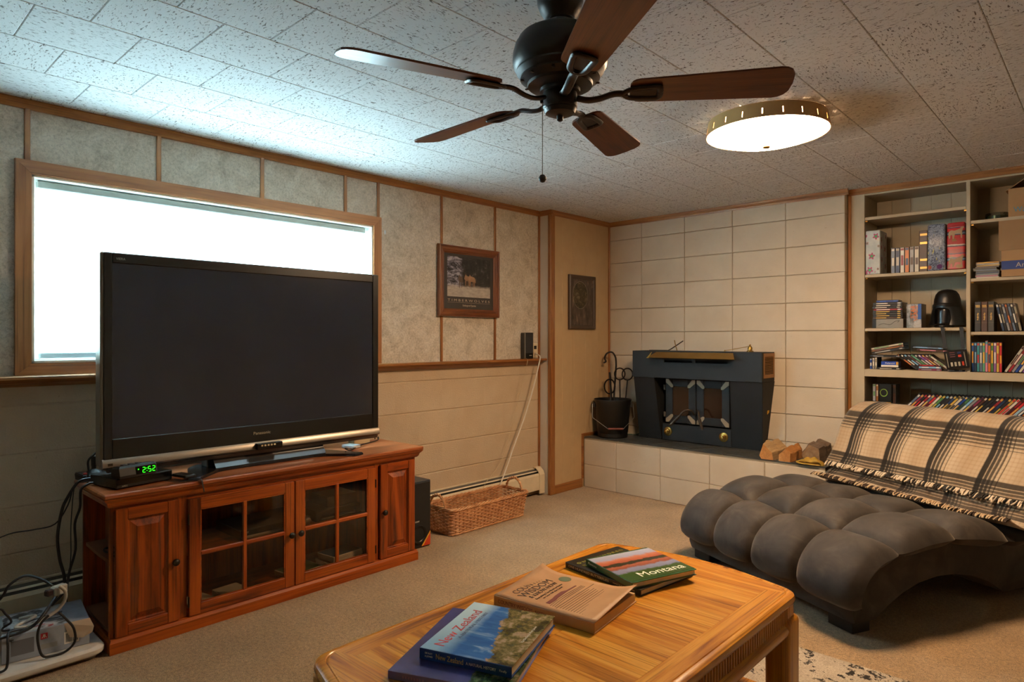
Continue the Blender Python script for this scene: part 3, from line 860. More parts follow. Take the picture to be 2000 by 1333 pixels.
# ------------------------------------------------------------------ wicker basket
def m_wicker():
    g = Mat('wicker'); v = g.coord(); n_ = g.noise(v, 18.0, 4); n2 = g.noise(v, 160.0, 2)
    return g.surf(g.ramp(n_, [(.3, 'a06a42'), (.55, 'c08a5c'), (.75, 'd6a67a')]), .55, 0, g.bump(n2, .3, .002))
WICK = m_wicker()
ba = thing('wicker_basket', 'long rectangular tan wicker basket with two hoop handles', 'basket', (.245, 3.115, .001))
def rr(t, hx, hy, r):
    # point on rounded rectangle, t in 0..1
    sx, sy = 2*(hx-r), 2*(hy-r); q = PI*r/2; L = 2*sx + 2*sy + 4*q; s = t % 1 * L
    for (seg, kind, cx_, cy_, a) in ((sy,'l',hx,-(hy-r),0),(q,'a',hx-r,hy-r,0),(sx,'l',hx-r,hy,1),(q,'a',-(hx-r),hy-r,1),(sy,'l',-hx,hy-r,2),(q,'a',-(hx-r),-(hy-r),2),(sx,'l',-(hx-r),-hy,3),(q,'a',hx-r,-(hy-r),3)):
        if s <= seg:
            if kind == 'l':
                dx, dy = ((0,1),(-1,0),(0,-1),(1,0))[a]; nx, ny = ((1,0),(0,1),(-1,0),(0,-1))[a]
                return cx_+dx*s, cy_+dy*s, nx, ny
            an = a*PI/2 + s/r; return cx_+r*math.cos(an), cy_+r*math.sin(an), math.cos(an), math.sin(an)
        s -= seg
    return hx, 0, 1, 0
bxc, byc = .245, 3.115
def bdim(z): k = z / .165; return .118 + .022 * k, .345 + .02 * k
m_ = MB(); NS = 58
for row in range(14):
    z = .012 + row * .0112; hx, hy = bdim(z); pts = []
    for k in range(NS * 2):
        t_ = k / (NS * 2); x, y, nx, ny = rr(t_, hx, hy, .035)
        w = .0050 * math.cos(PI * (k / 2 + row))
        pts.append((bxc + x + nx * w, byc + y + ny * w, z + .001))
    m_.tube(pts, .0043, 5, True)
part('weave', m_, WICK, ba, 60, kind='stuff')
m_ = MB()
for k in range(NS):
    t_ = k / NS; p = []
    for z in (.004, .09, .165):
        hx, hy = bdim(z); x, y, nx, ny = rr(t_, hx, hy, .035); p.append((bxc + x, byc + y, z))
    m_.tube(p, .0028, 5)
part('stakes', m_, WICK, ba, 60, kind='stuff')
m_ = MB(); m_.box((bxc - .115, byc - .34, .003), (bxc + .115, byc + .34, .009)); part('base', m_, WICK, ba)
m_ = MB()
for ph in (0, 2*PI/3, 4*PI/3):
    pts = []
    for k in range(160):
        t_ = k / 160; x, y, nx, ny = rr(t_, .142, .367, .038); a = 2*PI*18*t_ + ph
        pts.append((bxc + x + nx*.0065*math.cos(a), byc + y + ny*.0065*math.cos(a), .170 + .0065*math.sin(a)))
    m_.tube(pts, .0056, 5, True)
part('braided_rim', m_, WICK, ba, 60)
m_ = MB()
for ph in (0, PI):
    pts = []
    for k in range(120):
        t_ = k / 120; x, y, nx, ny = rr(t_, .120, .348, .036); a = 2*PI*24*t_ + ph
        pts.append((bxc + x + nx*.004*math.cos(a), byc + y + ny*.004*math.cos(a), .0085 + .003*math.sin(a)))
    m_.tube(pts, .0042, 5, True)
part('foot_braid', m_, WICK, ba, 60)
for yy_ in (byc - .362, byc + .362):
    m_ = MB()
    for ph in (0, PI):
        pts = []
        for k in range(40):
            t_ = k / 39; an = PI * t_; a = 2*PI*5*t_ + ph
            rr_ = 1 + .06 * math.cos(a)
            pts.append((bxc + .075*math.cos(an)*rr_, yy_ + .005*math.sin(a), .165 + .088*math.sin(an)*rr_))
        m_.tube(pts, .0052, 6)
    part('handle', m_, WICK, ba, 60)

# ------------------------------------------------------------------ subwoofer
sw = thing('subwoofer', 'tall black subwoofer on the carpet beside the TV stand', 'subwoofer', (.24, 2.475, .001))
m_ = MB(); m_.box((.10, 2.380, .004), (.385, 2.577, .400), .003); part('cabinet', m_, plain('2b2c2e', .4), sw)
m_ = MB(); m_.box((.385, 2.386, .008), (.392, 2.571, .394), .003); part('front_panel', m_, plain('141313', .45), sw)
m_ = MB(); m_.lathe([(.001, .002), (.040, .002), (.044, .006), (.054, .008), (.056, .0), ], (0,0,0), 28); m_.xf(Matrix.Translation((.3915, 2.480, .085)) @ Matrix.Rotation(PI/2, 4, 'Y')); part('port', m_, plain('050505', .35), sw, 40)
m_ = MB(); m_.prism([(2.500, .010), (2.569, .010), (2.569, .095)], .392, .3925, 'yz'); stk_ = part('sticker', m_, plain('c8401c', .5), sw)
m_ = MB(); m_.prism([(2.500, .012), (2.512, .012), (2.569, .082), (2.569, .094)], .3925, .3928, 'yz'); part('sticker_band', m_, plain('d8a12c', .5), stk_)
lettering(sw, 'SONY', .012, INKW, (.3925, 2.468, .163), (0, 1, 0), (0, 0, 1))
# ------------------------------------------------------------------ TV stand
SW = dict(dark='4a1a06', mid='8c3c0c', light='a85014')
OAKZ = wood('stand_oak_z', axis='z', scale=1.0, rough=.30, **SW)
OAKY = wood('stand_oak_y', axis='y', scale=1.0, rough=.30, **SW)
OAKX = wood('stand_oak_x', axis='x', scale=1.0, rough=.30, **SW)
OAKT = wood('stand_top', '6e3313', '965026', 'a8613a', 'y', 1.1, .28)
TOP = .645
sd = thing('tv_stand', 'long reddish oak TV stand with glass-paned doors', 'TV stand', (.33, 1.58, 0))
m_ = MB(); m_.rects([(.585, .135, .528, .806, 2.357), (.592, .135, .534, .800, 2.363), (.606, .135, .540, .796, 2.367), (.618, .135, .552, .786, 2.377), (.624, .13, .556, .782, 2.381)]); part('cornice', m_, OAKY, sd)
m_ = MB(); m_.box((.13, .780, .624), (.559, 2.383, TOP), .005); part('top', m_, OAKT, sd)
m_ = MB(); m_.box((.135, 2.331, .0), (.512, 2.351, .585), .001); part('side_panel', m_, OAKZ, sd)
for y in (.905, 1.088, 2.072):
    m_ = MB(); m_.box((.147, y - .009, .05), (.510, y + .009, .585)); part('divider', m_, OAKZ, sd)
m_ = MB(); m_.box((.135, .812, .0), (.145, 2.331, .585)); part('back_panel', m_, OAKZ, sd)
m_ = MB(); m_.box((.147, .814, .045), (.510, 2.330, .058)); part('bottom_board', m_, OAKY, sd)
m_ = MB(); m_.box((.150, 1.098, .300), (.500, 2.062, .316)); part('shelf', m_, OAKY, sd)
# curved corner shelves at the open end
for z in (.072, .352):
    pts = [(.147, .895), (.505, .895), (.505, .822)]
    for k in range(1, 12):
        t_ = k / 11; pts.append((.505 - .12 * t_ - .238 * t_ ** 2, .822 - .006 * math.sin(PI * t_)))
    m_ = MB(); m_.prism(pts, z, z + .014, 'xy'); part('corner_shelf', m_, plain('8a6048', .5), sd)
m_ = MB(); m_.rects([(.001, .30, .538, .806, 2.357), (.045, .30, .538, .806, 2.357), (.056, .30, .532, .811, 2.352), (.060, .30, .526, .812, 2.351)]); part('plinth', m_, OAKY, sd)
for (ya, yb) in ((.812, .826), (1.070, 1.106), (2.072, 2.100), (2.338, 2.351)):
    m_ = MB(); m_.box((.495, ya, .058), (.516, yb, .586), .001); part('face_stile', m_, OAKZ, sd)
m_ = MB(); m_.box((.495, .826, .566), (.515, 2.338, .586)); part('face_rail', m_, OAKY, sd)
def knob(par, y, z):
    m = MB(); m.lathe([(.006, 0), (.006, .010), (.014, .014), (.0155, .020), (.012, .026), (.003, .029)], (0, 0, 0), 18)
    m.xf(Matrix.Translation((.533, y, z)) @ Matrix.Rotation(PI/2, 4, 'Y')); part('knob', m, plain('2a2620', .35, .5), par, 45)
def door_frame(y0, y1, z0, z1, sw_, nm):
    x0_, x1_ = .5165, .534
    m = MB(); m.box((x0_, y0, z0), (x1_, y0 + sw_, z1), .002); root_ = part('door', m, OAKZ, sd, label=nm)
    m = MB(); m.box((x0_, y1 - sw_, z0), (x1_, y1, z1), .002); part('stile', m, OAKZ, root_)
    for (a, b) in ((z0, z0 + sw_), (z1 - sw_, z1)):
        m = MB(); m.box((x0_, y0 + sw_, a), (x1_ - .0008, y1 - sw_, b), .002); part('rail', m, OAKY, root_)
    return root_
def panel_door(y0, y1, ky):
    z0_, z1_ = .062, .574; s = .044
    d = door_frame(y0, y1, z0_, z1_, s, 'raised-panel door')
    a, b, c, e = y0 + s, y1 - s, z0_ + s, z1_ - s
    m = MB()
    def rg(x, i): return [(x, a + i, c + i), (x, b - i, c + i), (x, b - i, e - i), (x, a + i, e - i)]
    m.loft([rg(.517, 0), rg(.526, 0), rg(.5215, .008), rg(.522, .012), rg(.5335, .036)]); part('raised_panel', m, OAKZ, d)
    m = MB()
    for q in ((a, a + .004, c, e), (b - .004, b, c, e), (a, b, c, c + .004), (a, b, e - .004, e)): m.box((.521, q[0], q[2]), (.5275, q[1], q[3]))
    part('bead', m, OAKZ, d)
    knob(d, ky, .315); return d
panel_door(.828, 1.068, 1.050)
panel_door(2.104, 2.336, 2.122)
CABG = m_pane('cabinet_glass', 'efe9df', .05, .03, .35)
def glass_door(y0, y1, ky, hy):
    z0_, z1_ = .062, .566; s = .048
    d = door_frame(y0, y1, z0_, z1_, s, 'glass-paned door')
    a, b, c, e = y0 + s, y1 - s, z0_ + s, z1_ - s
    ym, zm = (a + b) / 2, (c + e) / 2 + .01
    m = MB(); m.box((.519, ym - .010, c), (.535, ym + .010, e), .004); part('muntin', m, OAKZ, d)
    m = MB(); m.box((.519, a, zm - .010), (.5345, b, zm + .010), .004); part('muntin', m, OAKY, d)
    for (p, q) in ((a, ym - .010), (ym + .010, b)):
        for (r_, t_) in ((c, zm - .010), (zm + .010, e)):
            m = MB(); m.box((.5235, p, r_), (.5255, q, t_)); part('pane', m, CABG, d)
    m = MB()
    for q in ((a, a + .005, c, e), (b - .005, b, c, e), (a, b, c, c + .005), (a, b, e - .005, e)): m.box((.524, q[0], q[2]), (.5315, q[1], q[3]))
    part('bead', m, OAKY, d)
    knob(d, ky, .312)
    for z in (.125, .480):
        m = MB(); m.box((.530, hy - .0035, z - .022), (.5365, hy + .0035, z + .022), .001); part('hinge', m, plain('241c16', .4, .5), d)
glass_door(1.109, 1.599, 1.578, 1.107)
glass_door(1.605, 2.069, 1.626, 2.0705)

# contents behind the glass
t = thing('dvd_recorder', 'slim black and silver player on the upper shelf of the TV stand', 'disc player', (.33, 1.50, .3165))
m_ = MB(); m_.box((.20, 1.36, .318), (.470, 1.72, .362), .003); part('body', m_, BLACK, t)
m_ = MB(); m_.box((.468, 1.365, .322), (.480, 1.60, .336), .004); part('tray_bar', m_, plain('a8a090', .3, .6), t)
lettering(t, 'SONY', .012, INKW, (.4715, 1.385, .350), (0, 1, 0), (0, 0, 1))
m_ = MB(); m_.box((.4702, 1.655, .334), (.4715, 1.668, .340)); part('power_light', m_, Mat('green_led').surf('40e030', .4, **{'Emission Color': lin('50ff30'), 'Emission Strength': 2.0}), t)
m_ = MB(); m_.lathe([(.020, 0), (.020, .010), (.016, .014), (.001, .014)], (0, 0, 0), 24); m_.xf(Matrix.Translation((.470, 1.70, .342)) @ Matrix.Rotation(PI/2, 4, 'Y')); part('jog_dial', m_, CHROME, t, 40)
t = thing('cable_receiver', 'dark set-top receiver stacked behind the right glass door', 'receiver', (.33, 1.87, .3165))
m_ = MB(); m_.box((.22, 1.76, .318), (.455, 2.03, .372), .003); part('body', m_, plain('1b1b1b', .4), t)
m_ = MB(); m_.box((.455, 1.79, .326), (.457, 2.0, .345)); part('display', m_, plain('0a1210', .1), t)
o_ = single('disc_box_set', MB().box((-.08, -.09, 0), (.08, .09, .055), .002), [plain('23211f', .4)], 'dark boxed set lying on the receiver in the TV stand', 'box set', (.35, 1.93, .373))
cov = ['4a5a3a', '3a4a66', 'b0a890', '6a3a30', '2e4560', '8a7a50']
for (y, n_, lab) in ((1.70, 2, 'game case in the short stack at the bottom of the TV stand'), (1.93, 4, 'game case in the taller stack at the bottom of the TV stand')):
    z = .0608
    for k in range(n_):
        m_ = MB(); m_.box((-.068, -.095, .0), (.068, .095, .015), .0015, 0); m_.box((.0682, -.092, .001), (.0688, .092, .0135), 0, 1); m_.box((-.064, -.091, .0151), (.064, .091, .0154), 0, 2)
        single('game_case', m_, [WHITE, plain('cfcac0', .4), plain(cov[(k + int(y*10)) % 6], .3)], ('lowest', 'second lowest', 'second highest', 'topmost')[k if n_ == 4 else k * 3] + ' white-edged ' + lab, 'game case', (.40, y + R.uniform(-.01, .01), z), R.uniform(-.12, .12), 'cases inside the TV stand')
        z += .0158
o_ = single('tissue_box', MB().box((-.05, -.06, 0), (.05, .06, .035), .002), [plain('b8b2a4', .5)], 'small pale carton behind the left glass door', 'carton', (.43, 1.33, .0608), .1)
o_ = single('paper_booklet', MB().box((-.06, -.06, 0), (.06, .06, .02), .002), [plain('c9c2b4', .6)], 'pale booklet lying at the hinge side of the left glass door', 'booklet', (.40, 1.19, .0608), .2)

# ------------------------------------------------------------------ television
tv = thing('television', 'large black flat television with silver frame on the oak stand', 'television', (.33, 1.50, TOP + .001))
SIL = plain('8f8578', .32, .75); SILD = plain('5b554e', .35, .7)
GLOSSB = plain('0c0b0b', .16, var=.02)
y0, y1, z0, z1, xf = .812, 2.188, .716, 1.620, .400
m_ = MB(); m_.box((.285, y0 + .10, z0 + .08), (.325, y1 - .10, z1 - .08), .01); part('back_housing', m_, BLACKM, tv)
m_ = MB(); m_.box((.322, y0, z0 + .01), (.392, y1, z1), .006); part('side_frame', m_, SIL, tv)
bz = .757
m_ = MB()
for (lo, hi) in (((.388, y0 + .010, bz), (xf, y0 + .042, z1 - .003)), ((.388, y1 - .042, bz), (xf, y1 - .004, z1 - .003)), ((.388, y0 + .042, z1 - .045), (xf, y1 - .042, z1 - .003)), ((.388, y0 + .042, bz), (xf, y1 - .042, .840))): m_.box(lo, hi, .0025)
part('bezel', m_, plain('15130f', .3, var=.0), tv)
def m_screen():
    g = Mat('tv_screen'); n_ = g.noise(g.coord(), 2.0, 2)
    return g.surf(g.ramp(n_, [(.3, '22252d'), (.7, '282b34')]), .16, 0, **{'Specular IOR Level': .6})
m_ = MB(); m_.box((.388, y0 + .042, .840), (.3945, y1 - .042, z1 - .045)); part('screen', m_, m_screen(), tv)
m_ = MB(); m_.prism([(.36, z0), (.400, z0 + .002), (.410, z0 + .010), (.407, z0 + .030), (.398, z0 + .042), (.36, z0 + .042)], y0 + .004, y1 - .002, 'xz'); part('speaker_strip', m_, SIL, tv, 40)
m_ = MB(); m_.prism([(.36, z0 - .018), (.388, z0 - .016), (.396, z0), (.36, z0)], y0 + .03, y1 - .005, 'xz'); part('chin', m_, SILD, tv)
m_ = MB(); m_.box((.28, 1.26, TOP + .012), (.345, 1.87, .72), .004); part('neck', m_, SILD, tv)
ped = [(.535, 1.105), (.545, 1.15), (.435, 1.275), (.415, 1.33), (.415, 1.77), (.435, 1.83), (.545, 1.935), (.535, 1.99), (.300, 1.895), (.25, 1.88), (.25, 1.24), (.300, 1.19)]
m_ = MB(); m_.loft([[(x, y, TOP + .0015) for x, y in ped], [(x, y, TOP + .010) for x, y in ped], [(x * .985 + .005, 1.55 + (y - 1.55) * .985, TOP + .015) for x, y in ped]]); part('pedestal', m_, plain('34353a', .22, .6), tv)
m_ = MB(); m_.prism([(.406, TOP + .0155), (.409, TOP + .0155), (.372, .704), (.369, .704)], 1.275, 1.845, 'xz'); part('pedestal_plate', m_, plain('8f9294', .14, .9, var=.02), tv)
m_ = MB(); m_.box((.400, 1.462, .722), (.432, 1.592, .752), .003); cp = part('control_box', m_, GLOSSB, tv)
for k in range(5):
    m_ = MB(); m_.box((.4315, 1.480 + k*.016, .738), (.4345, 1.490 + k*.016, .746), .001); part('button', m_, plain('c8b68e', .4), cp)
lettering(tv, 'Panasonic', .020, plain('c9b79a', .3, .5), (.4006, 1.50, .800), (0, 1, 0), (0, 0, 1), width=.085)
lettering(tv, 'VIERA', .014, plain('a8a8a0', .3, .5), (.4006, .885, z1 - .027), (0, 1, 0), (0, 0, 1), width=.035)
m_ = MB(); m_.box((.4072, .835, z0 + .010), (.4092, .853, z0 + .026)); part('energy_sticker', m_, plain('3b3324', .5), tv)

# ------------------------------------------------------------------ electronics on the stand
Z0 = TOP + .001
ax = math.atan2(1.065 - .827, .443 - .494)  # direction of the box's front face
dv = thing('converter_box', 'flat black converter box under the clock on the TV stand', 'set-top box', (.375, .935, Z0), ax - PI/2)
m_ = MB(); m_.box((-.10, -.118, .004), (.10, .118, .044), .003); part('body', m_, plain('14130f', .4), dv)
m_ = MB(); m_.box((.0995, -.115, .018), (.1015, .115, .040)); part('window_strip', m_, plain('0b0b0c', .12), dv)
for (x, y) in ((-.08, -.1), (.08, -.1), (-.08, .1), (.08, .1)):
    m_ = MB(); m_.cyl((x, y, 0), (x, y, .005), .009, 10); part('foot', m_, BLACKM, dv)
lettering(dv, 'APEX', .010, plain('a8a090', .4), (.1012, -.085, .011), (0, 1, 0), (0, 0, 1))
m_ = MB(); m_.box((-.04, -.1185, .008), (.03, -.117, .03)); part('vent', m_, plain('14130f', .4), dv)
ck = thing('digital_clock', 'small black digital clock with green numerals on the converter box', 'clock', (.457, .915, Z0 + .0455), ax - PI/2 + .02)
m_ = MB(); m_.loft([[(-.022, -.075, 0), (.038, -.075, 0), (.038, .075, 0), (-.022, .075, 0)], [(-.022, -.077, .010), (.041, -.077, .010), (.041, .077, .010), (-.022, .077, .010)], [(-.022, -.077, .034), (.034, -.077, .040), (.034, .077, .040), (-.022, .077, .034)], [(-.018, -.070, .044), (.026, -.070, .048), (.026, .070, .048), (-.018, .070, .044)]]); part('case', m_, plain('161512', .35), ck)
m_ = MB(); m_.add([(.0414, -.012, .008), (.0414, .074, .008), (.0352, .074, .039), (.0352, -.012, .039)], [(0, 1, 2, 3)]); part('display', m_, plain('04060a', .08), ck)
LED = Mat('green_digits').surf('20d020', .4, **{'Emission Color': lin('28f018'), 'Emission Strength': 1.6})
def digit(s, y, h=.020, w=.0105):
    segs = {'2': 'abged', '5': 'afgcd'}[s]; m = MB()
    pos = {'a': (0, h, 1), 'g': (0, h/2, 1), 'd': (0, 0, 1), 'f': (-w/2, h*.75, 0), 'b': (w/2, h*.75, 0), 'e': (-w/2, h*.25, 0), 'c': (w/2, h*.25, 0)}
    for q in segs:
        cy_, cz_, hor = pos[q]; z = .012 + cz_; x = .0418 - (z - .008) * .2
        m.box((x, y + cy_ - (.0045 if hor else .0013), z - (.0013 if hor else .0042)), (x + .0006, y + cy_ + (.0045 if hor else .0013), z + (.0013 if hor else .0042)))
    part('digit', m, LED, ck)
digit('2', .022); digit('5', .046); digit('2', .064)
m_ = MB()
for z in (.017, .027): m_.box((.0418 - (z - .008) * .2, .0325, z - .0014), (.0424 - (z - .008) * .2, .0355, z + .0014))
m_.box((.0398, -.004, .026), (.0404, .0005, .030))
part('colon', m_, LED, ck)
for k in range(3):
    m_ = MB(); m_.box((-.01, -.05 + k*.03, .0455), (.012, -.03 + k*.03, .0500), .002); part('button', m_, plain('2e2a24', .4), ck)

js = thing('joystick_controller', 'black one-button joystick with red button at the stand corner', 'joystick', (.178, .836, Z0), .06)
m_ = MB(); m_.rects([(.0, -.048, .048, -.048, .048), (.024, -.050, .050, -.050, .050), (.030, -.047, .047, -.047, .047)]); part('base', m_, plain('18181a', .45), js)
m_ = MB(); m_.lathe([(.030, .030), (.026, .036), (.014, .042), (.009, .046), (.009, .055), (.0105, .06), (.0115, .098), (.009, .102)], (.006, .006, 0), 18); part('stick', m_, plain('101010', .5), js, 45)
m_ = MB(); m_.cyl((-.030, -.034, .030), (-.030, -.034, .035), .009, 14); m_.xf(Matrix.Translation((.062, 0, 0))); part('fire_button', m_, plain('a81e16', .4), js, 40)

ph = thing('remote_control', 'slim black and silver remote lying in front of the TV foot', 'remote control', (.495, 1.105, Z0 + .0155), .25)
m_ = MB(); m_.box((-.050, -.028, 0), (.046, .022, .011), .003); part('body', m_, plain('26262a', .3), ph)
m_ = MB(); m_.box((-.048, -.026, .0111), (.040, .018, .0115)); part('face', m_, plain('3a3c42', .15), ph)
m_ = MB(); p_ = smooth_path([(.545, 1.06, .006), (.549, 1.09, .006), (.552, 1.12, .006), (.556, 1.14, .008), (.5625, 1.150, .004), (.566, 1.153, -.015), (.563, 1.16, -.05)], 5)
m_.tube([q - Vector((.5, 1.1, 0)) for q in p_], .0055, 6, flat=.35)
single('wrist_strap', m_, plain('101012', .6), 'black wrist strap draped over the front edge of the TV stand', 'strap', (.5, 1.1, Z0), smooth=60)
# pale adapter and cables by the right foot
o_ = single('wall_adapter', MB().box((-.045, -.03, 0), (.045, .03, .018), .004), [plain('c8cdcf', .4)], 'small pale adapter lying behind the right TV foot', 'adapter', (.30, 2.07, Z0), .3)
o_ = single('ivory_box', MB().box((-.03, -.055, 0), (.03, .055, .05), .002), [plain('cbb890', .5)], 'ivory block box standing behind the TV near the right end', 'box', (.20, 2.19, Z0))
def cable(label, pts, r, mat, name='cable', k=5, cat='cable', group=None):
    p = smooth_path(pts, k); c = Vector(pts[0]); m = MB(); m.tube([q - c for q in p], r, 7)
    return single(name, m, mat, label, cat, tuple(c), smooth=60, group=group)
cable('thin black cable trailing off the right end of the TV stand', [(.42, 1.955, Z0 + .022), (.40, 2.0, Z0 + .006), (.30, 2.13, Z0 + .006), (.22, 2.30, Z0 + .006), (.14, 2.37, Z0 + .006), (.10, 2.392, Z0 - .01), (.094, 2.396, .50)], .0032, BLACKM)
cable('black cable arching from the back of the television to the wall', [(.22, 2.0, .78), (.16, 2.20, .74), (.12, 2.30, .70), (.106, 2.36, .655), (.100, 2.372, .64), (.096, 2.376, .56)], .0035, BLACKM)
RUB = plain('15171a', .5); GREYC = plain('b9b5a8', .5)
cable('thick black cable hanging down past the open end of the stand', [(.30, .808, .668), (.30, .785, .672), (.30, .752, .660), (.30, .715, .60), (.30, .698, .553), (.30, .684, .455), (.30, .691, .362), (.33, .701, .276), (.40, .65, .235), (.455, .613, .215), (.478, .571, .182), (.478, .518, .168), (.478, .44, .168)], .006, RUB)
cable('second black cable hanging beside the thick one', [(.33, .803, .658), (.33, .785, .656), (.33, .758, .635), (.33, .755, .564), (.33, .737, .5), (.34, .737, .399), (.36, .712, .322), (.38, .691, .253), (.36, .65, .20)], .005, RUB)
cable('thin black cable sagging along the block wall', [(.272, .80, .652), (.262, .785, .655), (.24, .757, .64), (.20, .742, .552), (.16, .705, .473), (.13, .634, .458), (.12, .553, .455), (.12, .45, .42)], .0028, RUB)
cable('fine black wire hanging behind the thick cables', [(.235, .775, .650), (.225, .768, .640), (.19, .765, .60), (.15, .765, .45), (.15, .765, .32), (.17, .75, .22), (.19, .74, .10)], .002, RUB)
cable('black cable bowing out behind the left edge of the television', [(.27, .90, .80), (.27, .85, .788), (.27, .819, .765), (.268, .800, .741), (.266, .802, .700), (.264, .800, .672), (.262, .81, .660)], .0045, RUB)
cable('big hanging loop of black cable in front of the retro game box', [(.505, .645, .215), (.508, .666, .185), (.51, .691, .142), (.51, .695, .09), (.51, .666, .062), (.51, .624, .060), (.51, .59, .073), (.51, .576, .143), (.508, .586, .19), (.505, .612, .215)], .0045, RUB)
cable('pale grey extension cord looped over the retro game box', [(.462, .655, .302), (.468, .672, .280), (.45, .676, .240), (.44, .654, .205), (.44, .616, .185), (.44, .574, .172), (.44, .541, .172), (.43, .524, .175), (.40, .541, .172), (.37, .581, .172), (.35, .60, .172), (.34, .585, .172), (.34, .55, .172)], .0065, GREYC, 'extension_cord')
cable('black power cord arching up to the pale plug block', [(.35, .40, .20), (.35, .49, .269), (.35, .516, .312), (.35, .557, .336), (.36, .591, .331), (.40, .627, .310), (.43, .645, .292)], .005, RUB, 'power_cord')
cable('black cord end crossing the top of the retro game box', [(.40, .40, .24), (.40, .476, .25), (.40, .498, .225), (.40, .516, .19), (.38, .495, .168), (.40, .49, .164), (.41, .51, .163)], .004, RUB)
cable('black cord running down the front edge of the white board', [(.46, .55, .172), (.47, .50, .178), (.505, .488, .168), (.515, .487, .128), (.52, .482, .07), (.52, .46, .06)], .0045, RUB)
cable('dark coil of cable lying on the open corner shelf', [(.45, .885, .374), (.40, .84, .374), (.36, .835, .374), (.33, .85, .374), (.36, .885, .374), (.42, .87, .374), (.47, .84, .374), (.45, .83, .374)], .0045, RUB)
pb = thing('plug_block', 'clear grey plug block tangled in the black cables', 'plug', (.435, .660, .262), .4)
m_ = MB(); m_.box((-.016, -.026, 0), (.016, .026, .036), .005); part('body', m_, plain('b4b0a6', .35), pb)
m_ = MB(); m_.box((-.012, -.052, .008), (.012, -.027, .032), .004); part('plug', m_, plain('2a1512', .5), pb)

# ------------------------------------------------------------------ balance board and retro game box on the carpet
wb = thing('balance_board', 'white plastic balance board lying on the carpet', 'balance board', (.375, .60, .001), 0)
def rnd_rect(x0, x1, y0, y1, r, n=6):
    pts = []
    for (cx_, cy_, a0_) in ((x1 - r, y1 - r, 0), (x0 + r, y1 - r, 1), (x0 + r, y0 + r, 2), (x1 - r, y0 + r, 3)):
        for k in range(n + 1):
            a = (a0_ + k / n) * PI / 2; pts.append((cx_ + r * math.cos(a), cy_ + r * math.sin(a)))
    return pts
def slab(m, x0, x1, y0, y1, r, lv):
    m.loft([[(x, y, z) for x, y in rnd_rect(x0 + i, x1 - i, y0 + i, y1 - i, r)] for (z, i) in lv])
m_ = MB(); slab(m_, .225, .535, .345, .800, .05, [(.020, .004), (.026, 0), (.040, .0), (.050, .008), (.053, .02)]); part('deck', m_, plain('d6d2ca', .4), wb, 35)
m_ = MB(); slab(m_, .228, .532, .350, .796, .05, [(.010, .02), (.014, .008), (.0225, .002)]); part('underside', m_, plain('8d8d8b', .5), wb, 35)
for (x, y) in ((.27, .40), (.49, .40), (.27, .745), (.49, .745)):
    m_ = MB(); m_.lathe([(.022, .002), (.026, .005), (.028, .012)], (x, y, 0), 16); part('foot', m_, plain('7d7d7b', .5), wb, 40)
gb = thing('game_console_box', 'pale blue retail box lying on the white balance board', 'box', (.345, .632, .0545), -.123)
m_ = MB(); m_.box((-.125, -.14, 0), (.120, .135, .100), .0015)
def m_gbox():
    g = Mat('box_print'); nz = g.noise(g.coord('Object', (1, 1, 1)), 16.0, 4, .6)
    return g.surf(g.ramp(nz, [(.3, '8d97a6'), (.7, 'a3adba')]), .45)
part('carton', m_, m_gbox(), gb)
m_ = MB(); m_.box((-.115, -.13, .1002), (.110, .06, .1006)); 
def m_gtop():
    g = Mat('box_top_art'); nz = g.noise(g.coord('Object', (9, 5, 1)), 2.2, 4, .6, 1.0)
    return g.surf(g.ramp(nz, [(.36, '2a2a30'), (.46, '55585f'), (.52, 'b2bcc6'), (.60, 'c9d0d6'), (.66, '9c3b42')]), .4)
part('top_art', m_, m_gtop(), gb)
m_ = MB(); m_.box((.1202, -.112, .022), (.1206, -.042, .078)); part('text_block', m_, plain('6d7077', .5), gb)
m_ = MB(); m_.box((.1202, -.022, .060), (.1207, .000, .082)); lb = part('logo_panel', m_, plain('b5202a', .45), gb)
m_ = MB()
for pts in ([(-.0125, .065), (-.0095, .065), (-.0095, .078), (-.0125, .078)], [(-.0190, .065), (-.0160, .065), (-.0132, .071), (-.0130, .078), (-.0145, .078), (-.0150, .071)], [(-.003, .065), (-.006, .065), (-.0088, .071), (-.0090, .078), (-.0075, .078), (-.007, .071)]): m_.prism(pts, .1207, .1209, 'yz')
part('logo_mark', m_, INKW, lb)
m_ = MB(); m_.box((.1202, .052, .020), (.1206, .100, .066)); br = part('barcode_label', m_, INKW, gb)
m_ = MB()
y = .056
while y < .096:
    w = R.choice((.0008, .0014, .002)); m_.box((.1206, y, .026), (.1208, y + w, .060)); y += w + R.choice((.0009, .0016))
part('barcode', m_, INKK, br)
m_ = MB(); m_.box((.1202, -.022, .022), (.1206, .030, .040)); part('notice_label', m_, plain('9fa3a0', .5), gb)
lettering(gb, 'Age', .012, INKK, (.1205, -.122, .084), (0, 1, 0), (0, 0, 1), 'LEFT')
# open end flap
m_ = MB(); m_.add([(.118, .136, .100), (.118, .050, .100), (.126, .070, .045), (.136, .110, .035), (.142, .142, .050), (.135, .148, .070)], [(0, 1, 2, 3, 4, 5)])
fl = part('end_flap', m_, plain('b59f86', .7), gb); sm = fl.modifiers.new('thickness', 'SOLIDIFY'); sm.thickness = .0012
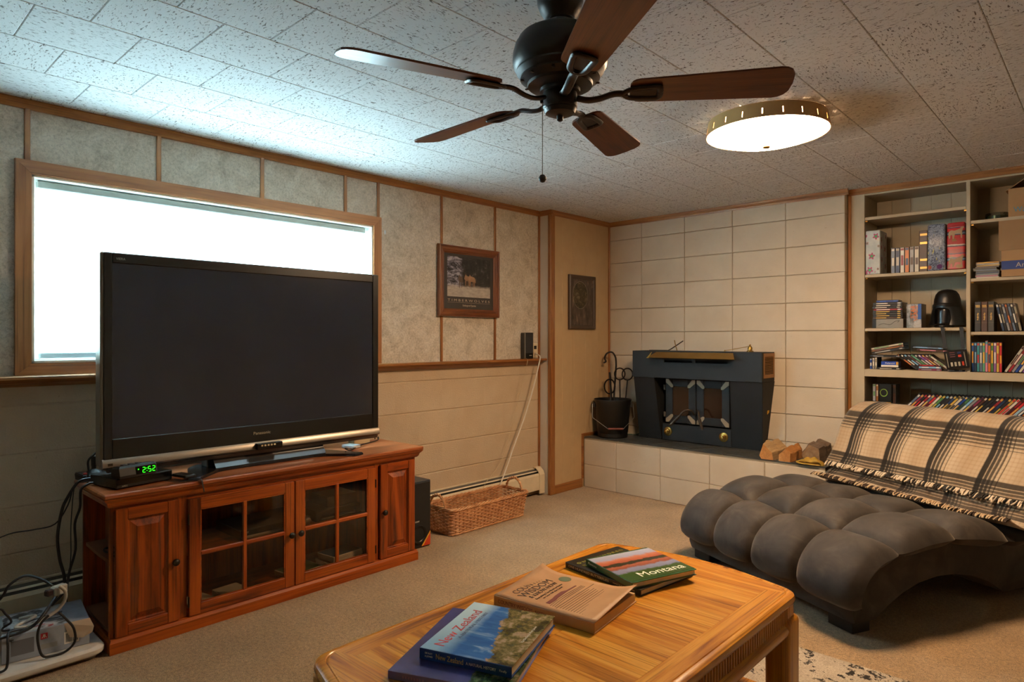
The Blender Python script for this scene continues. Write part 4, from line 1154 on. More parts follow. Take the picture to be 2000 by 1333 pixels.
# ------------------------------------------------------------------ rug
def m_rug():
    g = Mat('rug_pile'); v = g.coord()
    a = g.noise(v, 6.0, 6, .72, .4); b = g.noise(v, 220.0, 2); c = g.noise(v, 2.2, 4, .6); e = g.noise(v, 34.0, 3, .7)
    band = g.ramp(g.math('ADD', c, g.math('MULTIPLY', g.math('SUBTRACT', a, .5), 1.3)), [(.50, 0.0), (.53, 1.0)])
    brk = g.ramp(e, [(.44, 0.0), (.50, 1.0)])
    k = g.math('MULTIPLY', band, brk)
    base = g.ramp(a, [(.35, '9a8d7c'), (.6, 'b7ab99')])
    col = g.mix(1.0, g.mix(k, base, '1d1916'), g.ramp(b, [(.3, .65), (.6, 1.1)]), 'MULTIPLY')
    return g.surf(col, .95, 0, g.bump(b, .8, .006))
m_ = MB(); m_.box((-.80, -1.1, 0), (.95, 1.13, .010), .004)
single('area_rug', m_, m_rug(), 'cream and black distressed rug under the coffee table', 'rug', (2.85, 1.60, .001))

# ------------------------------------------------------------------ coffee table
TW = dict(dark='84480e', mid='b8741c', light='cf8e2e')
TZ = .44
tb = thing('coffee_table', 'golden oak coffee table with fluted apron and lower shelf', 'coffee table', (2.317, 1.55, .012))
cx, x0, x1, ya, yb = 2.317, 1.931, 2.703, .860, 2.205
def outline(i):
    pts = []; r = .07 - i * .3
    X0, X1, Y0, Y1 = x0 + i, x1 - i, ya + i, yb - i
    def arc(cx_, cy_, a0_, a1_, n=7):
        for k in range(n + 1):
            a = math.radians(a0_ + (a1_ - a0_) * k / n); pts.append((cx_ + r * math.cos(a), cy_ + r * math.sin(a)))
    arc(X1 - r, Y1 - r, 0, 80)
    for k in range(1, 10):
        t_ = k / 10; x = (X1 - r) + ((X0 + r) - (X1 - r)) * t_; pts.append((x, Y1 + .055 * (1 - (2*t_ - 1)**2)))
    arc(X0 + r, Y1 - r, 100, 180)
    arc(X0 + r, Y0 + r, 180, 260)
    for k in range(1, 10):
        t_ = k / 10; x = (X0 + r) + ((X1 - r) - (X0 + r)) * t_; pts.append((x, Y0 - .055 * (1 - (2*t_ - 1)**2)))
    arc(X1 - r, Y0 + r, 280, 360)
    return pts
def ring(i, z): return [(x, y, z) for x, y in outline(i)]
TOPY = wood('table_oak_y', axis='y', scale=.9, rough=.26, **TW)
TOPX = wood('table_oak_x', axis='x', scale=.9, rough=.26, **TW)
TOPZ = wood('table_oak_z', axis='z', scale=.9, rough=.3, **TW)
# rounded edge moulding of the top (ring), then border boards and veneer field inside
m_ = MB(); m_.loft([ring(.012, TZ - .034), ring(.003, TZ - .028), ring(0, TZ - .018), ring(.003, TZ - .006), ring(.012, TZ - .0005), ring(.022, TZ), ring(.024, TZ - .002), ring(.026, TZ), ring(.03, TZ)], cap=False)
m_.f.append(tuple(range(len(outline(0))))[::-1]); m_.m.append(0)
part('top_edge', m_, TOPY, tb, 40)
m_ = MB(); m_.loft([ring(.027, TZ - .020), ring(.027, TZ - .001)]); part('top_core', m_, TOPY, tb)
fx0, fx1, fy0, fy1 = x0 + .088, x1 - .088, ya + .10, yb - .085
def board(poly, mat):
    m = MB(); m.prism(poly, TZ - .0012, TZ + .0002, 'xy'); part('border_board', m, mat, tb)
ix0, ix1 = x0 + .030, x1 - .030
board([(ix0, fy0 - .02), (fx0, fy0), (fx0, fy1), (ix0, fy1 + .02)], TOPY)
board([(ix1, fy0 - .02), (ix1, fy1 + .02), (fx1, fy1), (fx1, fy0)], TOPY)
def end_board(sgn):
    pts = [p for p in outline(.030)]
    ym = (ya + yb) / 2
    if sgn > 0: q = [p for p in pts if p[1] >= fy1 + .019]; base = [(ix0, fy1 + .02), (fx0, fy1), (fx1, fy1), (ix1, fy1 + .02)]
    else: q = [p for p in pts if p[1] <= fy0 - .019]; base = [(ix1, fy0 - .02), (fx1, fy0), (fx0, fy0), (ix0, fy0 - .02)]
    c_ = (cx, fy1 if sgn > 0 else fy0)
    q.sort(key=lambda p: math.atan2((p[1] - c_[1]), (p[0] - c_[0])) if sgn > 0 else math.atan2(-(p[1] - c_[1]), -(p[0] - c_[0])))
    board(base + q, TOPX)
end_board(1); end_board(-1)
ym = 1.572
for (qx0, qx1, qy0, qy1, a) in ((fx0, cx, ym, fy1, .78), (cx, fx1, ym, fy1, -.78), (fx0, cx, fy0, ym, -.78), (cx, fx1, fy0, ym, .78)):
    wq = wood('table_veneer', '74400c', 'b8741c', 'd09434', 'x', .85, .26, (0, 0, a), .08)
    m_ = MB(); m_.box((qx0 + .0003, qy0 + .0003, TZ - .0012), (qx1 - .0003, qy1 - .0003, TZ + .0003)); part('veneer_panel', m_, wq, tb)
# apron
def rail(xa, xb, y0_, y1_):
    m = MB(); m.box((xa, y0_, TZ - .112), (xb, y1_, TZ - .034)); return m
ax0, ax1, ay0, ay1 = x0 + .020, x1 - .020, ya + .02, yb - .012
for (xa, xb, p, q) in ((ax1 - .022, ax1 - .006, ay0 + .03, ay1 - .03), (ax0 + .006, ax0 + .022, ay0 + .03, ay1 - .03), (ax0 + .03, ax1 - .03, ay1 - .016, ay1), (ax0 + .03, ax1 - .03, ay0, ay0 + .016)):
    part('apron', rail(xa, xb, p, q), TOPY, tb)
fl_ = MB(); fl_.box((0, -.0047, -.029), (.007, .0047, .029), .003); fl_me = fl_.mesh('flute', TOPZ)
k = 0; y = ay0 + .05
while y < ay1 - .035:
    piece('flute', fl_me, tb, (ax1 - .006, y, TZ - .064)); y += .0165
x = ax0 + .05
while x < ax1 - .04:
    piece('flute', fl_me, tb, (x, ay1, TZ - .064), (0, 0, PI/2)); x += .0165
for (xa, sgn) in ((ax1, 1), (ax0, -1)):
    m_ = MB(); pr = [(xa - sgn*.020, TZ - .093), (xa - sgn*.004, TZ - .092), (xa + sgn*.006, TZ - .101), (xa + sgn*.010, TZ - .114), (xa + sgn*.006, TZ - .130), (xa - sgn*.002, TZ - .139), (xa - sgn*.020, TZ - .141)]
    m_.prism(pr, ay0 + .02, ay1 - .02, 'xz'); part('lower_rail', m_, TOPY, tb, 45)
for (yy_, sgn) in ((ay1, 1), (ay0, -1)):
    m_ = MB(); pr = [(yy_ - sgn*.020, TZ - .093), (yy_ - sgn*.004, TZ - .092), (yy_ + sgn*.006, TZ - .101), (yy_ + sgn*.010, TZ - .114), (yy_ + sgn*.006, TZ - .130), (yy_ - sgn*.002, TZ - .139), (yy_ - sgn*.020, TZ - .141)]
    m_.prism(pr, ax0 + .02, ax1 - .02, 'yz'); part('lower_rail', m_, TOPX, tb, 45)
for (lx, ly) in ((ax1 - .028, ay1 - .03), (ax0 + .028, ay1 - .03), (ax1 - .028, ay0 + .03), (ax0 + .028, ay0 + .03)):
    m_ = MB(); m_.loft([[(px_, py_, z) for px_, py_ in rnd_rect(lx - .040 + i, lx + .040 - i, ly - .055 + i, ly + .055 - i, .022)] for (z, i) in ((.0125, .004), (.05, 0), (TZ - .100, 0), (TZ - .088, .004), (TZ - .082, .012), (TZ - .036, .012))])
    part('leg', m_, TOPZ, tb, 40)
m_ = MB(); m_.box((ax0 + .05, ay0 + .06, .105), (ax1 - .05, ay1 - .06, .125), .003); part('lower_shelf', m_, TOPY, tb)

# ------------------------------------------------------------------ books on the table
def book(name, label, c, size, rz, cover, spine, pages=plain('cfc6b4', .7), soft=False, curl=None):
    """spine along local -y side; width x (spine length), depth y, thickness z"""
    L, D, T_ = size
    b = thing(name, label, 'book', c, rz)
    m = MB(); m.box((-L/2 + .004, -D/2 + .003, .0028), (L/2 - .004, D/2 - .005, T_ - .0028)); part('pages', m, pages, b)
    m = MB(); m.box((-L/2, -D/2, 0), (L/2, D/2, .0026), .0006); part('back_cover', m, spine, b)
    if not curl:
        m = MB(); m.box((-L/2, -D/2, T_ - .0026), (L/2, D/2, T_), .0006)
    else:
        m = MB()
        def fn(u, v):
            x, y = (u - .5) * L, (v - .5) * D
            lift = curl * (max(0, (u - .72) / .28) ** 2 * v + max(0, (.22 - u) / .22) ** 2 * v * v * .9)
            return (x, y, T_ + lift)
        m.grid(fn, 16, 12); 
    fc = part('front_cover', m, cover, b, 60 if curl else None)
    if curl: s_ = fc.modifiers.new('thickness', 'SOLIDIFY'); s_.thickness = .0012
    m = MB(); m.box((-L/2, -D/2 - .0022, 0), (L/2, -D/2 + .0006, T_), .0008); part('spine', m, spine, b)
    return b
def img(name, fn):
    g = Mat(name); sp = g.n('SeparateXYZ', {0: g.n('TexCoord').outputs['Object']})
    return fn(g, sp.outputs[0], sp.outputs[1])
def m_nz(g, x, y):
    nz = g.noise(g.coord(), 26.0, 6, .7); n2 = g.noise(g.coord('Object', (7, 30, 1), (0, 0, .5)), 1.0, 5, .6, .8)
    sky = g.ramp(g.n('MapRange', {'Value': y, 1: -.125, 2: .12}).outputs[0], [(0, '7fb0d4'), (.5, 'a9d0e8'), (1, 'b9dcee')])
    sea = g.ramp(n2, [(.30, '1c4f93'), (.55, '2f6cb0'), (.68, '7fa6cf'), (.78, 'e2e6ea')])
    rock = g.ramp(nz, [(.34, '1d1d10'), (.45, '4a4a26'), (.54, '776d44'), (.62, 'a9937c'), (.72, '5a5632')])
    e1 = g.math('ADD', x, g.math('MULTIPLY', g.math('SUBTRACT', nz, .5), .03))
    im = g.mix(g.ramp(g.n('MapRange', {'Value': e1, 1: -.082, 2: -.035}).outputs[0], [(0, 0.0), (1, 1.0)]), sky, sea)
    e2 = g.math('ADD', g.math('ADD', x, g.math('MULTIPLY', y, .25)), g.math('MULTIPLY', g.math('SUBTRACT', nz, .5), .07))
    im = g.mix(g.ramp(g.n('MapRange', {'Value': e2, 1: .022, 2: .026}).outputs[0], [(0, 0.0), (1, 1.0)]), im, rock)
    return g.surf(im, .22)
def m_mont(g, x, y):
    nz = g.noise(g.coord('Object', (1.4, 1, 1)), 22.0, 5, .65)
    k = g.math('ADD', y, g.math('MULTIPLY', g.math('SUBTRACT', nz, .5), .035))
    t = g.n('MapRange', {'Value': k, 1: -.14, 2: .14}).outputs[0]
    im = g.ramp(t, [(0, '203a14'), (.14, '30521d'), (.30, '35561f'), (.335, '7a7d96'), (.42, '868aa6'), (.46, '8a4a36'), (.53, 'a35c44'), (.56, '2b2c1c'), (.62, '33331f'), (.645, 'a8573f'), (.74, 'bb7458'), (.80, '9fa3bd'), (1, 'b3b8cc')])
    return g.surf(im, .2)
def m_tan(g, x, y):
    n_ = g.noise(g.coord(), 12.0, 3)
    return g.surf(g.ramp(n_, [(.3, 'a5794d'), (.7, 'b3875a')]), .55)
def m_bfly(g, x, y):
    n_ = g.noise(g.coord(), 9.0, 4)
    return g.surf(g.ramp(n_, [(.3, '16150f'), (.7, '24231a')]), .3)
def m_blue(g, x, y):
    nz = g.noise(g.coord(), 24.0, 6, .7)
    n2 = g.noise(g.coord(), 5.0, 3)
    sky = g.ramp(n2, [(.3, '2c2f58'), (.7, '474a80')])
    land = g.ramp(nz, [(.35, '16281a'), (.5, '2f4a2c'), (.62, '7d7460'), (.75, 'a08d7c')])
    e = g.math('ADD', x, g.math('MULTIPLY', g.math('SUBTRACT', nz, .5), .06))
    im = g.mix(g.ramp(g.n('MapRange', {'Value': e, 1: .045, 2: .05}).outputs[0], [(0, 0.0), (1, 1.0)]), sky, land)
    return g.surf(im, .2)
BT = TZ + .0012
def place(c0, c1, depth_pt):
    """spine corners c0->c1, returns centre, length, depth, angle"""
    v = Vector(c1) - Vector(c0); L = v.length; a = math.atan2(v.y, v.x); n = Vector((-v.y, v.x)).normalized(); return v, L, a, n
def book_at(c0, c1, D): 
    v = Vector((c1[0]-c0[0], c1[1]-c0[1])); a = math.atan2(v.y, v.x); n = Vector((-v.y, v.x)).normalized()
    m = Vector(((c0[0]+c1[0])/2, (c0[1]+c1[1])/2)) + n * D / 2
    return m, v.length, a
UP = (0, 1, 0)
# blue landscape book (bottom), New Zealand on top
m, L, a = book_at((2.173, .948), (2.454, 1.075), .385)
b1 = book('landscape_book', 'large dark blue hardcover lying under the mountain-coast book', (m.x, m.y, BT), (L, .385, .020), a, img('blue_cover', m_blue), plain('6f70a8', .3))
m_ = MB()
for k in range(8): m_.box((-.115 + k*.0075, -.385/2 - .0028, .007), (-.111 + k*.0075, -.385/2 - .002, .013))
for k in range(6): m_.box((-.030 + k*.013, -.385/2 - .0028, .006), (-.023 + k*.013, -.385/2 - .002, .014))
part('spine_print', m_, plain('9c86b0', .5), b1)
m, L, a = book_at((2.185, 1.035), (2.420, 1.120), .305)
b2 = book('new_zealand_book', 'hardcover with blue coast photograph, top of its pair', (m.x, m.y, BT + .0212), (L, .305, .027), a, img('nz_cover', m_nz), plain('16407e', .25))
RED = plain('b02a35', .4)
lettering(b2, 'New Zealand', .042, RED, (-.085, -.012, .0272), (0, 1, 0), (-1, 0, 0), width=.225)
lettering(b2, 'A NATURAL HISTORY', .014, plain('3c5a86', .4), (-.058, .015, .0272), (0, 1, 0), (-1, 0, 0), width=.17)
lettering(b2, 'Tui De Roy & Mark Jones', .009, INKW, (.100, .02, .0272), (0, 1, 0), (-1, 0, 0), width=.10)
lettering(b2, 'New Zealand', .019, plain('d8b765', .4), (-.040, -.305/2 - .0025, .0135), (1, 0, 0), (0, 0, 1), width=.075)
lettering(b2, 'A NATURAL HISTORY', .010, INKW, (.045, -.305/2 - .0025, .0128), (1, 0, 0), (0, 0, 1), width=.080)
lettering(b2, 'DE ROY', .006, INKW, (-.098, -.305/2 - .0025, .0175), (1, 0, 0), (0, 0, 1))
lettering(b2, '& JONES', .006, INKW, (-.098, -.305/2 - .0025, .0100), (1, 0, 0), (0, 0, 1))
lettering(b2, 'Firefly', .008, INKW, (.103, -.305/2 - .0025, .0130), (1, 0, 0), (0, 0, 1))
# Country Wisdom
m, L, a = book_at((2.055, 1.432), (2.400, 1.478), .275)
b3 = book('country_wisdom_book', 'thick tan softcover with curling front cover, lying between the other books', (m.x, m.y, BT), (L, .275, .030), a, img('tan_cover', m_tan), img('tan_spine', m_tan), plain('c9a878', .7), True, .022)
BRN = plain('3a2a20', .6); MAR = plain('6e2a20', .6)
TT = .0318
def rd(p, q): return (-q, p, TT)      # reading axes of the cover: text runs away from the spine
RX, RU = (0, 1, 0), (-1, 0, 0)
for (s, sz, q, w) in (('COUNTRY', .034, .128, .150), ('WISDOM', .040, .096, .165), ('& KNOW-HOW', .024, .069, .150)):
    lettering(b3, s, sz, BRN, rd(-.02, q), RX, RU, width=w)
lettering(b3, 'Everything You Need to Know', .011, BRN, rd(-.02, .048), RX, RU, width=.15)
lettering(b3, 'to Live Off the Land', .010, BRN, rd(-.02, .035), RX, RU, width=.11)
m_ = MB(); m_.lathe([(.021, TT - .0006), (.021, TT)], (-.062, .098, 0), 22); sl_ = part('seal', m_, plain('5c6a4a', .5), b3)
m_ = MB(); m_.prism([rd(*p)[:2] for p in ((-.10, -.004), (-.065, -.004), (-.045, .0), (.02, .004), (.07, .002), (.07, .007), (.02, .010), (.0, .018), (-.04, .016), (-.06, .012), (-.10, .010))], TT - .0006, TT, 'xy'); part('barn_print', m_, MAR, b3)
m_ = MB()
for k in range(3): m_.tube(smooth_path([rd(-.11, -.012 - k*.008), rd(-.03, -.006 - k*.008), rd(.08, -.010 - k*.006)], 4), .0007, 4)
part('sketch_lines', m_, BRN, b3)
m_ = MB()
for q in (-.034, -.140, -.152): m_.box((-q, -.115, TT - .0006), (-q + .0015, .115, TT))
part('rule_line', m_, BRN, b3)
for k in range(10):
    q = -.043 - k * .0093
    m_ = MB(); m_.box((-q, -.108, TT - .0006), (-q + .0013, .06 + R.uniform(0, .045), TT)); part('text_line', m_, plain('5a4026', .6), b3)
lettering(b3, 'COUNTRY WISDOM', .017, MAR, (-.095, -.275/2 - .0025, .015), (1, 0, 0), (0, 0, 1), width=.125)
lettering(b3, '& KNOW-HOW', .012, MAR, (.010, -.275/2 - .0025, .015), (1, 0, 0), (0, 0, 1), width=.065)
# One Hundred Butterflies and Montana
m, L, a = book_at((2.013, 1.840), (2.352, 1.795), .275)
b4 = book('butterflies_book', 'black hardcover lying under the green landscape book', (m.x, m.y, BT), (L, .275, .020), a, img('butterfly_cover', m_bfly), plain('1b1a16', .3))
YEL = plain('a8a23c', .5)
lettering(b4, 'O N E   H U N D R E D', .020, YEL, (-.13, .0, .0202), (0, 1, 0), (-1, 0, 0), width=.24)
lettering(b4, 'B U T T E R F L I E S', .020, YEL, (-.10, .0, .0202), (0, 1, 0), (-1, 0, 0), width=.24)
lettering(b4, 'ONE HUNDRED BUTTERFLIES', .011, INKP, (-.06, -.275/2 - .0025, .010), (1, 0, 0), (0, 0, 1), width=.19)
lettering(b4, 'HAROLD FEINSTEIN', .008, INKP, (.10, -.275/2 - .0025, .010), (1, 0, 0), (0, 0, 1), width=.09)
m, L, a = book_at((2.085, 1.865), (2.330, 1.780), .270)
b5 = book('montana_book', 'green hardcover with mountain lake photograph, upper of its pair', (m.x, m.y, BT + .0212), (L, .270, .020), a, plain('28552f', .25), plain('28552f', .3))
# picture is turned a quarter: its top lies toward -x of the cover
pm = MB(); pm.box((-.1345, -.12, 0), (.1345, .12, .0006))
piece("cover_photo", pm.mesh("cover_photo", img("montana_cover", m_mont)), b5, (0, 0, .0200), (0, 0, PI/2))
lettering(b5, 'Montana', .052, INKW, (.085, .02, .0208), (0, 1, 0), (-1, 0, 0), width=.190)
lettering(b5, 'Montana', .012, INKW, (-.09, -.270/2 - .0025, .010), (1, 0, 0), (0, 0, 1), width=.05)

# ------------------------------------------------------------------ double chaise
def m_velvet():
    g = Mat('charcoal_velvet'); v = g.coord()
    a = g.noise(v, 7.0, 4, .6, .6); b = g.noise(v, 500.0, 2)
    col = g.ramp(a, [(.3, '312e2b'), (.55, '403b37'), (.75, '504a44')])
    return g.surf(col, .75, 0, g.bump(g.math('ADD', g.math('MULTIPLY', a, .6), g.math('MULTIPLY', b, .2)), .25, .006), **{'Sheen Weight': .32, 'Sheen Roughness': .35, 'Sheen Tint': lin('b0a494'), 'Specular IOR Level': .2})
VEL = m_velvet()
# local axes: x runs across the chaise (0 at near side, -1.14 far side), y runs from foot to back
QX, QY = 2.66, 2.98
CA = math.atan2(-.430, .903)
ch = thing('chaise_lounge', 'wide charcoal velvet chaise lounge with tufted cushions and arched base', 'chaise', (QX, QY, .001), CA)
W = -1.14
base = [(.015, .05), (.0, .09), (.005, .20), (.06, .285), (.18, .325), (.40, .350), (.55, .350), (.75, .330), (.92, .300), (1.05, .305), (1.17, .40), (1.30, .60), (1.385, .71), (1.46, .735), (1.515, .70), (1.535, .57), (1.525, .05), (.985, .05), (.955, .065), (.87, .115), (.76, .155), (.64, .180), (.52, .186), (.40, .172), (.30, .142), (.21, .098), (.15, .06), (.14, .05)]
m_ = MB()
n_ = len(base); c_ = [(.62, .30)] * n_
rings = []
for (x, sc_) in ((W + .005, .985), (W + .02, 1.0), (-.042, 1.0), (-.026, .985)):
    rings.append([(x, .62 + (s - .62) * (1 - (1 - sc_) * .3), .30 + (z - .30) * (1 - (1 - sc_) * .6)) for s, z in base])
m_.loft(rings); part('base', m_, VEL, ch, 50)
for (xa, sa) in ((-.17, .02), (W + .03, .02), (-.17, 1.30), (W + .03, 1.30)):
    m_ = MB(); m_.box((xa, sa, 0), (xa + .13, sa + .10 if sa < 1 else sa + .22, .052), .003); part('foot', m_, plain('0e0d0c', .5), ch)
prof_pts = smooth_path([(0, -.015, .135), (0, -.034, .175), (0, -.005, .255), (0, .075, .318), (0, .20, .342), (0, .37, .368), (0, .55, .368), (0, .72, .352), (0, .91, .318), (0, 1.04, .322), (0, 1.15, .40), (0, 1.28, .605), (0, 1.365, .728), (0, 1.45, .764), (0, 1.51, .732), (0, 1.535, .64)], 8)
cum = [0.0]
for p, q in zip(prof_pts[:-1], prof_pts[1:]): cum.append(cum[-1] + (q - p).length)
def prof_at(t):
    for i in range(len(cum) - 1):
        if t <= cum[i + 1] or i == len(cum) - 2:
            f = (t - cum[i]) / max(cum[i + 1] - cum[i], 1e-9); p = prof_pts[i].lerp(prof_pts[i + 1], f); d = (prof_pts[min(i + 2, len(cum) - 1)] - prof_pts[max(i - 1, 0)]).normalized()
            return p, Vector((0, -d.z, d.y))
def t_of(s):
    best = min(range(20, len(prof_pts)), key=lambda i: abs(prof_pts[i].y - s) + (9 if prof_pts[i].y < .05 and s > .1 else 0)); return cum[best]
seams = [0.0, t_of(.205), t_of(.545), t_of(.905), t_of(1.17), t_of(1.36), cum[-1]]
puffs = [.076, .080, .084, .040, .050, .042]
wcols = [W, W + .285, W + .565, W + .855, 0.0]
def cushion(x0_, x1_, t0, t1, puff, seed):
    rr_ = random.Random(seed); ph1, ph2 = rr_.uniform(0, 6), rr_.uniform(0, 6)
    m = MB(); N = 22
    ex = .034
    xs0 = x0_ - (.004 if x0_ <= W + .001 else -.001); xs1 = x1_ + (ex if x1_ >= -.001 else -.001)
    def f(u): 
        a = abs(2*u - 1); return max(0.0, 1 - a ** 2.9) ** .52
    def fe(u):
        a = abs(2*u - 1); return max(0.0, 1 - a ** 5) ** .5
    def top(u, v):
        p, n = prof_at(t0 + (t1 - t0) * v)
        fu = fe(u) if (x1_ >= -.001 and u > .5) else f(u)
        h = puff * fu * f(v)
        h += .004 * math.sin(u * 9 + ph1) * math.sin(v * 7 + ph2) * f(u) * f(v)
        # pinch the outline toward the corners
        k = .035 * (abs(2*u-1) ** 2) * (1 - abs(2*v-1)) if False else 0
        x = xs0 + (xs1 - xs0) * u + (.022 * f(v) * (2*u-1) ** 7 if u > .5 and x1_ >= -.001 else 0)
        return (x, p.y + n.y * h, p.z + n.z * h)
    def bot(u, v):
        p, n = prof_at(t0 + (t1 - t0) * v); h = -(.050 * fe(u) if (x1_ >= -.001 and u > .5) else .022 * f(u)) * f(v)
        return (xs0 + (xs1 - xs0) * u + (.022 * f(v) * (2*u-1) ** 7 if u > .5 and x1_ >= -.001 else 0), p.y + n.y * h, p.z + n.z * h)
    m.grid(top, N, N); m.grid(bot, N, N)
    bmv = m
    o = part('cushion', m, VEL, ch, 180)
    return o
for r in range(6):
    for c in range(4):
        cushion(wcols[c], wcols[c + 1], seams[r], seams[r + 1], puffs[r], r * 7 + c)

# ------------------------------------------------------------------ throws
def plaid(name, base, tan, dark, per, horiz, wscale):
    g = Mat(name)
    uv = g.n('TexCoord').outputs['UV']; nzv = g.noise(g.n('Mapping', {'Vector': uv, 'Scale': (6, 6, 1)}).outputs[0], 3.0, 3)
    sp = g.n('SeparateXYZ', {0: uv})
    fuzz = g.math('MULTIPLY', g.math('SUBTRACT', g.noise(g.n('Mapping', {'Vector': uv, 'Scale': (1, 1, 1)}).outputs[0], 420.0, 2, .6), .5), .012)
    def band(axis, off):
        t = g.math('FRACT', g.math('ADD', g.math('DIVIDE', g.math('ADD', sp.outputs[axis], fuzz), per), off))
        return g.ramp(t, [(0, 0.0), (.02, 1.0), (.115, 1.0), (.12, .12), (.135, .12), (.14, .95), (.19, .95), (.195, .12), (.212, .12), (.217, .9), (.262, .9), (.267, .10), (.292, .10), (.297, .85), (.325, .85), (.33, 0.0), (.375, 0.0), (.38, .8), (.393, .8), (.398, 0.0)][:20], 'LINEAR')
    dw = band(0, .0); dv = band(1, horiz)
    def grid(axis):
        t = g.math('FRACT', g.math('DIVIDE', g.math('ADD', sp.outputs[axis], fuzz), per * .085)); return g.ramp(t, [(0, .8), (.22, .55), (.30, 0.0), (.92, 0.0), (1.0, .8)])
    tg = g.math('MINIMUM', g.math('ADD', g.math('MULTIPLY', grid(0), .5), g.math('MULTIPLY', grid(1), .5)), 1.0)
    broad = g.ramp(g.math('FRACT', g.math('ADD', g.math('DIVIDE', sp.outputs[0], per), .30)), [(.0, 1.0), (.35, .55), (.55, 0.0), (.8, .3), (1.0, 1.0)])
    c = g.mix(g.math('MULTIPLY', broad, .45), base, tan)
    c = g.mix(g.math('MULTIPLY', tg, .55), c, tan)
    inv = g.math('MULTIPLY', g.math('SUBTRACT', 1.0, g.math('MULTIPLY', dw, wscale[0])), g.math('SUBTRACT', 1.0, g.math('MULTIPLY', dv, wscale[1])))
    c = g.mix(inv, dark, c)
    fz = g.noise(g.n('Mapping', {'Vector': uv, 'Scale': (1, 1, 1)}).outputs[0], 700.0, 2)
    c = g.mix(1.0, c, g.ramp(fz, [(.3, .70), (.6, 1.12)]), 'MULTIPLY')
    return g.surf(c, .95, 0, g.bump(fz, .5, .004), **{'Sheen Weight': .2, 'Specular IOR Level': .1})
PL1 = plaid('plaid_wool', 'bfac92', '8e6e4a', '1b1815', .275, .40, (.96, .88))
PL2 = plaid('plaid_fleece', 'c4b094', '6e5137', '1e1612', .26, .55, (.9, .85))
def drape(t0, t1, x0_, x1_, lift, nx, nt, mat, name, parent, wav, vscale=1.0, edge=None):
    m = MB()
    def fn(u, v):
        x = x0_ + (x1_ - x0_) * u; t = t0 + (t1 - t0) * v
        if edge: t += edge(u) * (1 - v)
        p, n = prof_at(min(max(t, 0), cum[-1]))
        h = lift(u, v, t) + wav * (.5 + .5 * math.sin(u * 21 + 2.2 * math.sin(v * 4))) * (1 - .5 * v) + wav * .6 * math.sin(u * 47 + v * 5) * .5
        x2 = x + .010 * math.sin(v * 9 + u * 5) 
        return (x2, p.y + n.y * h, p.z + n.z * h)
    m.grid(fn, nx, nt, uvfn=lambda u, v: ((x0_ + (x1_ - x0_) * u) + 3.0, (t0 + (t1 - t0) * v) * vscale + 3.0))
    o = part(name, m, mat, parent, 180)
    s = o.modifiers.new('thickness', 'SOLIDIFY'); s.thickness = .008; s.offset = 1
    return fn, o
tA0 = t_of(1.165)
thr = thing('plaid_throw', 'cream and black plaid wool throw draped over the chaise back', 'throw blanket', (QX, QY, .001), CA)
fnA, _ = drape(tA0, cum[-1] - .05, W - .030, .05, lambda u, v, t: .078 if t < seams[5] else .078 - .022 * (t - seams[5]) / (cum[-1] - seams[5]), 70, 44, PL1, 'blanket', thr, .006, vscale=-1.0)
# rolled twisted fringe along the lower hem
fr = MB()
NF = 150
for k in range(NF):
    u = (k + .5) / NF; p = Vector(fnA(u, 0)); rr_ = random.Random(k)
    q1 = p + Vector((rr_.uniform(-.006, .006), -.016, -.006)); q2 = p + Vector((rr_.uniform(-.010, .010), -.030 + rr_.uniform(-.01, .006), -.020 + rr_.uniform(-.006, .006)))
    fr.tube([p + Vector((0, .004, .004)), q1, q2], .0052, 5, r1=.0042, mi=(0 if rr_.random() < .58 else 1))
part('fringe', fr, [plain('cdbda6', .9), plain('2a2521', .9)], thr, 60, kind='stuff')
th2 = thing('fleece_throw', 'tan and brown checked fleece spread over the chaise seat', 'throw blanket', (QX, QY, .001), CA)
tB0, tB1 = t_of(.955), t_of(1.20)
fnB, _ = drape(tB0, tB1, W + .0, .07, lambda u, v, t: .053 + .044 * max(0, 1 - v * 2.2) ** 2 + .002 * math.sin(u * 14), 60, 16, PL2, 'blanket', th2, .004, edge=lambda u: .02 * math.sin(u * 6) - .07 * u)
fr = MB()
for k in range(120):
    u = (k + .5) / 120; p = Vector(fnB(u, 0)); rr_ = random.Random(k + 900)
    fr.tube([p + Vector((0, .003, .002)), p + Vector((rr_.uniform(-.005, .005), -.014, -.002)), p + Vector((rr_.uniform(-.008, .008), -.026, -.012))], .0038, 5, mi=(0 if rr_.random() < .6 else 1))
part('fringe', fr, [plain('b59c7c', .9), plain('3a2c22', .9)], th2, 60, kind='stuff')
# ------------------------------------------------------------------ ceiling fan
FX, FY_ = 2.239, 1.525
BRZ = plain('2b221c', .38, .55)
fan = thing('ceiling_fan', 'dark bronze ceiling fan with five walnut blades', 'ceiling fan', (FX, FY_, H - .001))
fc = (FX, FY_, 0)
m_ = MB(); m_.lathe([(.068, H - .001), (.070, H - .012), (.068, H - .035), (.058, H - .060), (.046, H - .075), (.044, H - .085), (.040, H - .088), (.020, H - .084)], fc, 36); part('canopy', m_, BRZ, fan, 35)
m_ = MB(); m_.cyl((FX, FY_, H - .085), (FX, FY_, 2.165), .0135, 18); part('downrod', m_, BRZ, fan, 40)
m_ = MB(); m_.lathe([(.022, 2.185), (.030, 2.176), (.085, 2.168), (.118, 2.160), (.124, 2.153), (.126, 2.147), (.134, 2.135), (.141, 2.110), (.142, 2.085), (.138, 2.068), (.130, 2.060), (.131, 2.054), (.118, 2.040), (.119, 2.034), (.098, 2.020), (.096, 2.012), (.070, 2.006), (.06, 2.004)], fc, 48); part('motor_housing', m_, BRZ, fan, 35)
